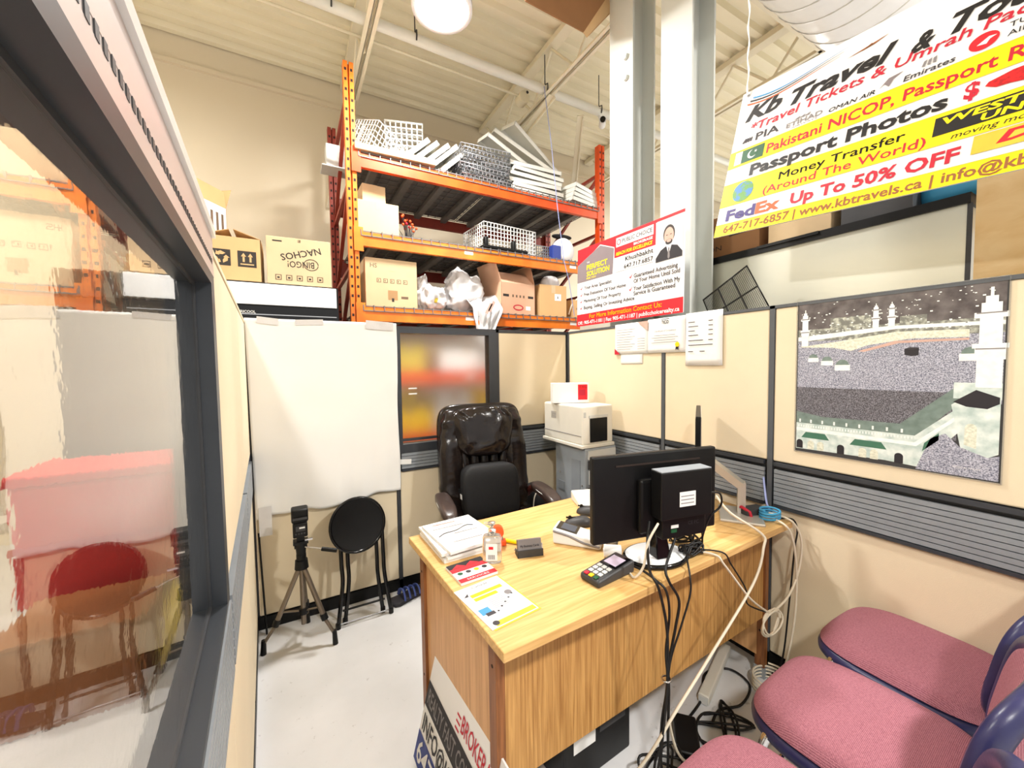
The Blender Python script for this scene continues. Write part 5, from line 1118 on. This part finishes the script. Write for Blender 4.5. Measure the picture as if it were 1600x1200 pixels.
# cctv camera, rope and hanging carton
cc=thing('security_camera','white bullet security camera fixed beside the left column','camera',(3.0,3.3,3.99)); MB().cyl((0,0,0),(-.10,-.12,-.03),.035,n=18).obj('camera_body',M['white_gloss'],cc); MB().cyl((-.1,-.12,-.03),(-.108,-.13,-.0325),.028,n=18).obj('lens',M['black_gloss'],cc); MB().cyl((0,0,0),(.0,.05,.13),.012,n=8).obj('mount',M['white_gloss'],cc)
tag(MB().tube([(2.235,3.27,4.13),(2.30,3.25,3.6),(2.36,3.24,3.0),(2.44,3.25,2.5),(2.52,3.27,2.3),(2.62,3.31,1.95)],.004,n=6).obj('rope',M['cable_l']),'pale lilac cord hanging from the ceiling pipe across the rack','cord')
hc=thing('hanging_carton','brown cardboard piece wedged high beside the left column','cardboard',M=T(1.82,2.18,3.70))
def slab(poly,th):
    n=len(poly); return MB().add([(x,y,z) for x,y,z in poly]+[(x,y+th,z) for x,y,z in poly],[list(range(n)),list(range(n,2*n))[::-1]]+[(i,n+i,n+(i+1)%n,(i+1)%n) for i in range(n)])
slab([(0,0,0),(-.45,.02,.03),(-.62,.02,.5),(.05,0,.62),(.24,0,.36)],.008).obj('front_flap',M['carton4'],hc)
slab([(0,0,0),(.24,0,.36),(.05,0,.62),(.16,.16,.62),(.36,.12,.36),(.10,.08,.06)],.008).obj('side_flap',M['carton'],hc)
# goods beyond the left glass
rc=thing('red_chest','red chest standing beyond the left glass before the cooler','chest',(-.78,2.95,0))
MB().b2(-.40,-.22,.30,.38,.22,.90).obj('chest_body',M['redbin'],rc,bevel=.02); MB().b2(-.42,-.24,.90,.40,.24,.95).obj('lid',M['redbin'],rc,bevel=.01); MB().b2(-.41,-.225,.58,.39,-.221,.61).obj('trim_strip',M['crimson'],rc); MB().b2(-.38,-.20,0,.36,.20,.30).obj('plinth',M['dark'],rc)
tag(MB().b2(-1.05,2.25,0,-.62,2.62,.36).b2(-1.07,2.23,.36,-.60,2.64,.385).obj('tan_crate',M['brick'],bevel=.006),'tan crate on the floor beyond the left glass','crate')
tag(MB().sell(.10,.10,.24,.6,.7,(0,0,.24),20,14,lambda q:Vector((q.x*(1-.3*q.z/.24),q.y,q.z))).xf(T(-.46,2.35,0)).obj('yellow_sack',M['ybox2']),'upright yellow sack beyond the left glass','sack')
# ================================================================ CABLES AND FLOOR CLUTTER
def cable(label,pts,m,r=.0045,k=8,cat='cable',name='cable'):
    return tag(MB().tube(catmull(pts,k),r,n=7).obj(name,M[m]),label,cat)
cable('white cable dropping from the mini computer to the tabletop',[(1.03,.875,.915),(1.0,.85,.93),(.965,.855,.88),(.955,.865,.80),(.94,.89,.757),(.97,.95,.755)],'cable_w',.004)
cable('black power lead hanging leftmost over the desk front edge',[(1.02,.90,.92),(.97,.862,.88),(.955,.84,.80),(.962,.812,.755),(.982,.80,.65),(.995,.803,.54),(.995,.806,.42),(.99,.82,.30),(1.0,.83,.15),(1.03,.82,.01),(1.12,.86,.01)],'cable_k')
cable('black lead hanging in the middle over the desk front edge',[(1.10,.86,.86),(1.03,.84,.79),(1.02,.82,.755),(1.05,.806,.69),(1.03,.803,.61),(1.0,.803,.50),(1.005,.806,.40),(1.02,.82,.2),(1.05,.83,.01),(1.16,.80,.01)],'cable_k')
cable('thin black lead hanging rightmost in the bundle over the desk edge',[(1.20,.90,.80),(1.15,.85,.77),(1.125,.822,.74),(1.11,.81,.69),(1.06,.806,.60),(1.008,.803,.51),(.99,.80,.40),(1.0,.83,.12),(1.08,.84,.008)],'cable_k',.0032)
cable('black lead running from the card terminal over the desk edge',[(.965,.95,.772),(.985,.90,.765),(.985,.84,.758),(.995,.81,.735),(1.0,.802,.66),(.985,.802,.55),(.988,.80,.42),(.96,.82,.12),(.90,.86,.008),(.84,.9,.008)],'cable_k',.004)
tag(MB().tube([(.988+.014*math.cos(t*.7),.802+.014*math.sin(t*.7),.46) for t in range(9)],.003,n=6,closed=True).obj('cable_tie',M['chrome']),'silver tie holding the black cable bundle together','cable tie')
cable('long cream cable stretched diagonally across the desk front',[(1.50,.98,.90),(1.52,.93,.84),(1.60,.85,.765),(1.585,.835,.72),(1.49,.82,.61),(1.22,.81,.44),(1.03,.80,.335),(.93,.83,.20),(.86,.90,.06),(.8,1.0,.01)],'cable_w',.005)
cable('thin cream cable falling to the hanging loops at the desk corner',[(1.24,.93,.76),(1.30,.85,.757),(1.325,.828,.72),(1.47,.82,.56),(1.61,.82,.455)],'cable_w',.004)
cable('thin black cable beside the cream one over the desk edge',[(1.26,.92,.76),(1.34,.85,.757),(1.37,.832,.71),(1.45,.825,.60),(1.46,.823,.54),(1.58,.822,.47)],'cable_k',.003)
cable('white coiled loops hanging from the desk front corner',[(1.62+.062*math.cos(t*.62)+.012*math.sin(t),.818+.006*math.sin(t*.9),.415+.048*math.sin(t*.62)) for t in range(34)],'cable_w',.0035,3)
cable('cream cable dropping straight to the coil on the floor',[(1.80,.93,.765),(1.79,.86,.757),(1.81,.838,.70),(1.83,.83,.55),(1.82,.83,.35),(1.80,.85,.15),(1.79,.88,.03)],'cable_w',.0045)
cable('cream cable swinging from the desk end to the hanging loops',[(1.84,.95,.77),(1.86,.87,.757),(1.885,.84,.68),(1.86,.835,.56),(1.76,.825,.48),(1.64,.82,.455)],'cable_w',.0045)
cable('coil of white cable lying on the floor by the wall',[(1.79+.075*math.cos(t*.63),.90+.07*math.sin(t*.63),.008+.0016*t) for t in range(42)],'cable_w',.004,3)
cable('white cable snaking over the floor to the guest chairs',[(1.02,.82,.30),(1.10,.84,.12),(1.22,.84,.01),(1.40,.78,.008),(1.55,.77,.008),(1.66,.80,.008),(1.74,.85,.008)],'cable_w',.0045)
cable('blue network cable coiled at the right end of the desk',[(1.81+.045*math.cos(t*.63),.93+.035*math.sin(t*.63),.757+.0012*t) for t in range(36)],'cable_b',.0045,3)
cable('lilac network cable reaching down from the raceway',[(1.925,1.02,.90),(1.90,1.0,.85),(1.87,.975,.80),(1.865,.96,.775),(1.84,.95,.765)],'cable_l',.0045)
cable('dark cable drooping past the end of the desk',[(1.84,.90,.762),(1.90,.88,.75),(1.915,.87,.70),(1.895,.87,.62),(1.885,.88,.4),(1.87,.9,.1),(1.85,.95,.008)],'cable_k',.0035)
cable('bunch of tangled black cable beside the silver stand',[(1.30+.07*math.sin(t*1.7)*math.cos(t*.5),.97+.04*math.sin(t*1.1),.80+.045*math.cos(t*1.3)) for t in range(38)],'cable_k',.0035,4)
cable('bundle of black cable tied beneath the monitor edge',[(1.24+.05*math.sin(t*1.5),.90+.02*math.cos(t*1.1),.775+.018*math.sin(t*2.1)) for t in range(34)],'cable_k',.0035,4)
cable('black lead looping out of the mini computer side',[(1.27,.85,.99),(1.31,.84,.98),(1.33,.85,.93),(1.30,.87,.89),(1.29,.89,.82),(1.30,.9,.78)],'cable_k',.0035)
cable('long black cable loop on the floor under the desk corner',[(1.30,.98,.008),(1.48,1.02,.008),(1.62,1.10,.008),(1.74,1.06,.008),(1.73,.96,.008),(1.6,.92,.008),(1.5,.95,.008),(1.42,.93,.008)],'cable_k',.005)
cable('tangle of black cable on the floor behind the middle guest chair',[(1.42+.12*math.sin(t*.9),.90+.07*math.cos(t*1.37),.008+.004*(t%3)) for t in range(26)],'cable_k',.0045,5)
cable('knot of black leads on the floor under the hanging bundle',[(1.10+.09*math.sin(t*1.2),.86+.09*math.cos(t*.83),.01+.02*(1+math.sin(t*2.2))) for t in range(30)],'cable_k',.0045,5)
pst=thing('power_strip','long cream power strip on the floor under the desk','power strip',M=T(1.66,1.075,0)@RZ(.35)); MB().b2(-.20,-.022,0,.20,.022,.04).obj('strip_body',M['beige'],pst,bevel=.006); MB().b2(-.206,-.018,.004,-.2,.018,.036).obj('end_cap',M['lgrey'],pst)

tag(MB().box((0,0,.022),(.17,.085,.044)).xf(T(1.26,.93,0)@RZ(.75)).obj('adapter_brick',M['black'],bevel=.008),'black adapter brick among the cables on the floor','adapter')
ups=thing('black_power_unit','black power unit on the floor under the desk front','power unit',(.90,1.18,0),.05); MB().b2(-.16,-.16,0,.16,.16,.20).obj('unit_body',M['black'],ups,bevel=.008); MB().b2(-.12,-.1615,.12,-.02,-.1605,.18).obj('label',M['paper'],ups); MB().b2(.0,-.1615,.14,.13,-.1605,.17).obj('vent',M['dark'],ups)
tag(MB().b2(1.08,1.28,0,1.30,1.44,.22).obj('brown_crate',M['oak_post'],bevel=.004),'dark brown box on the floor beneath the desk','box')
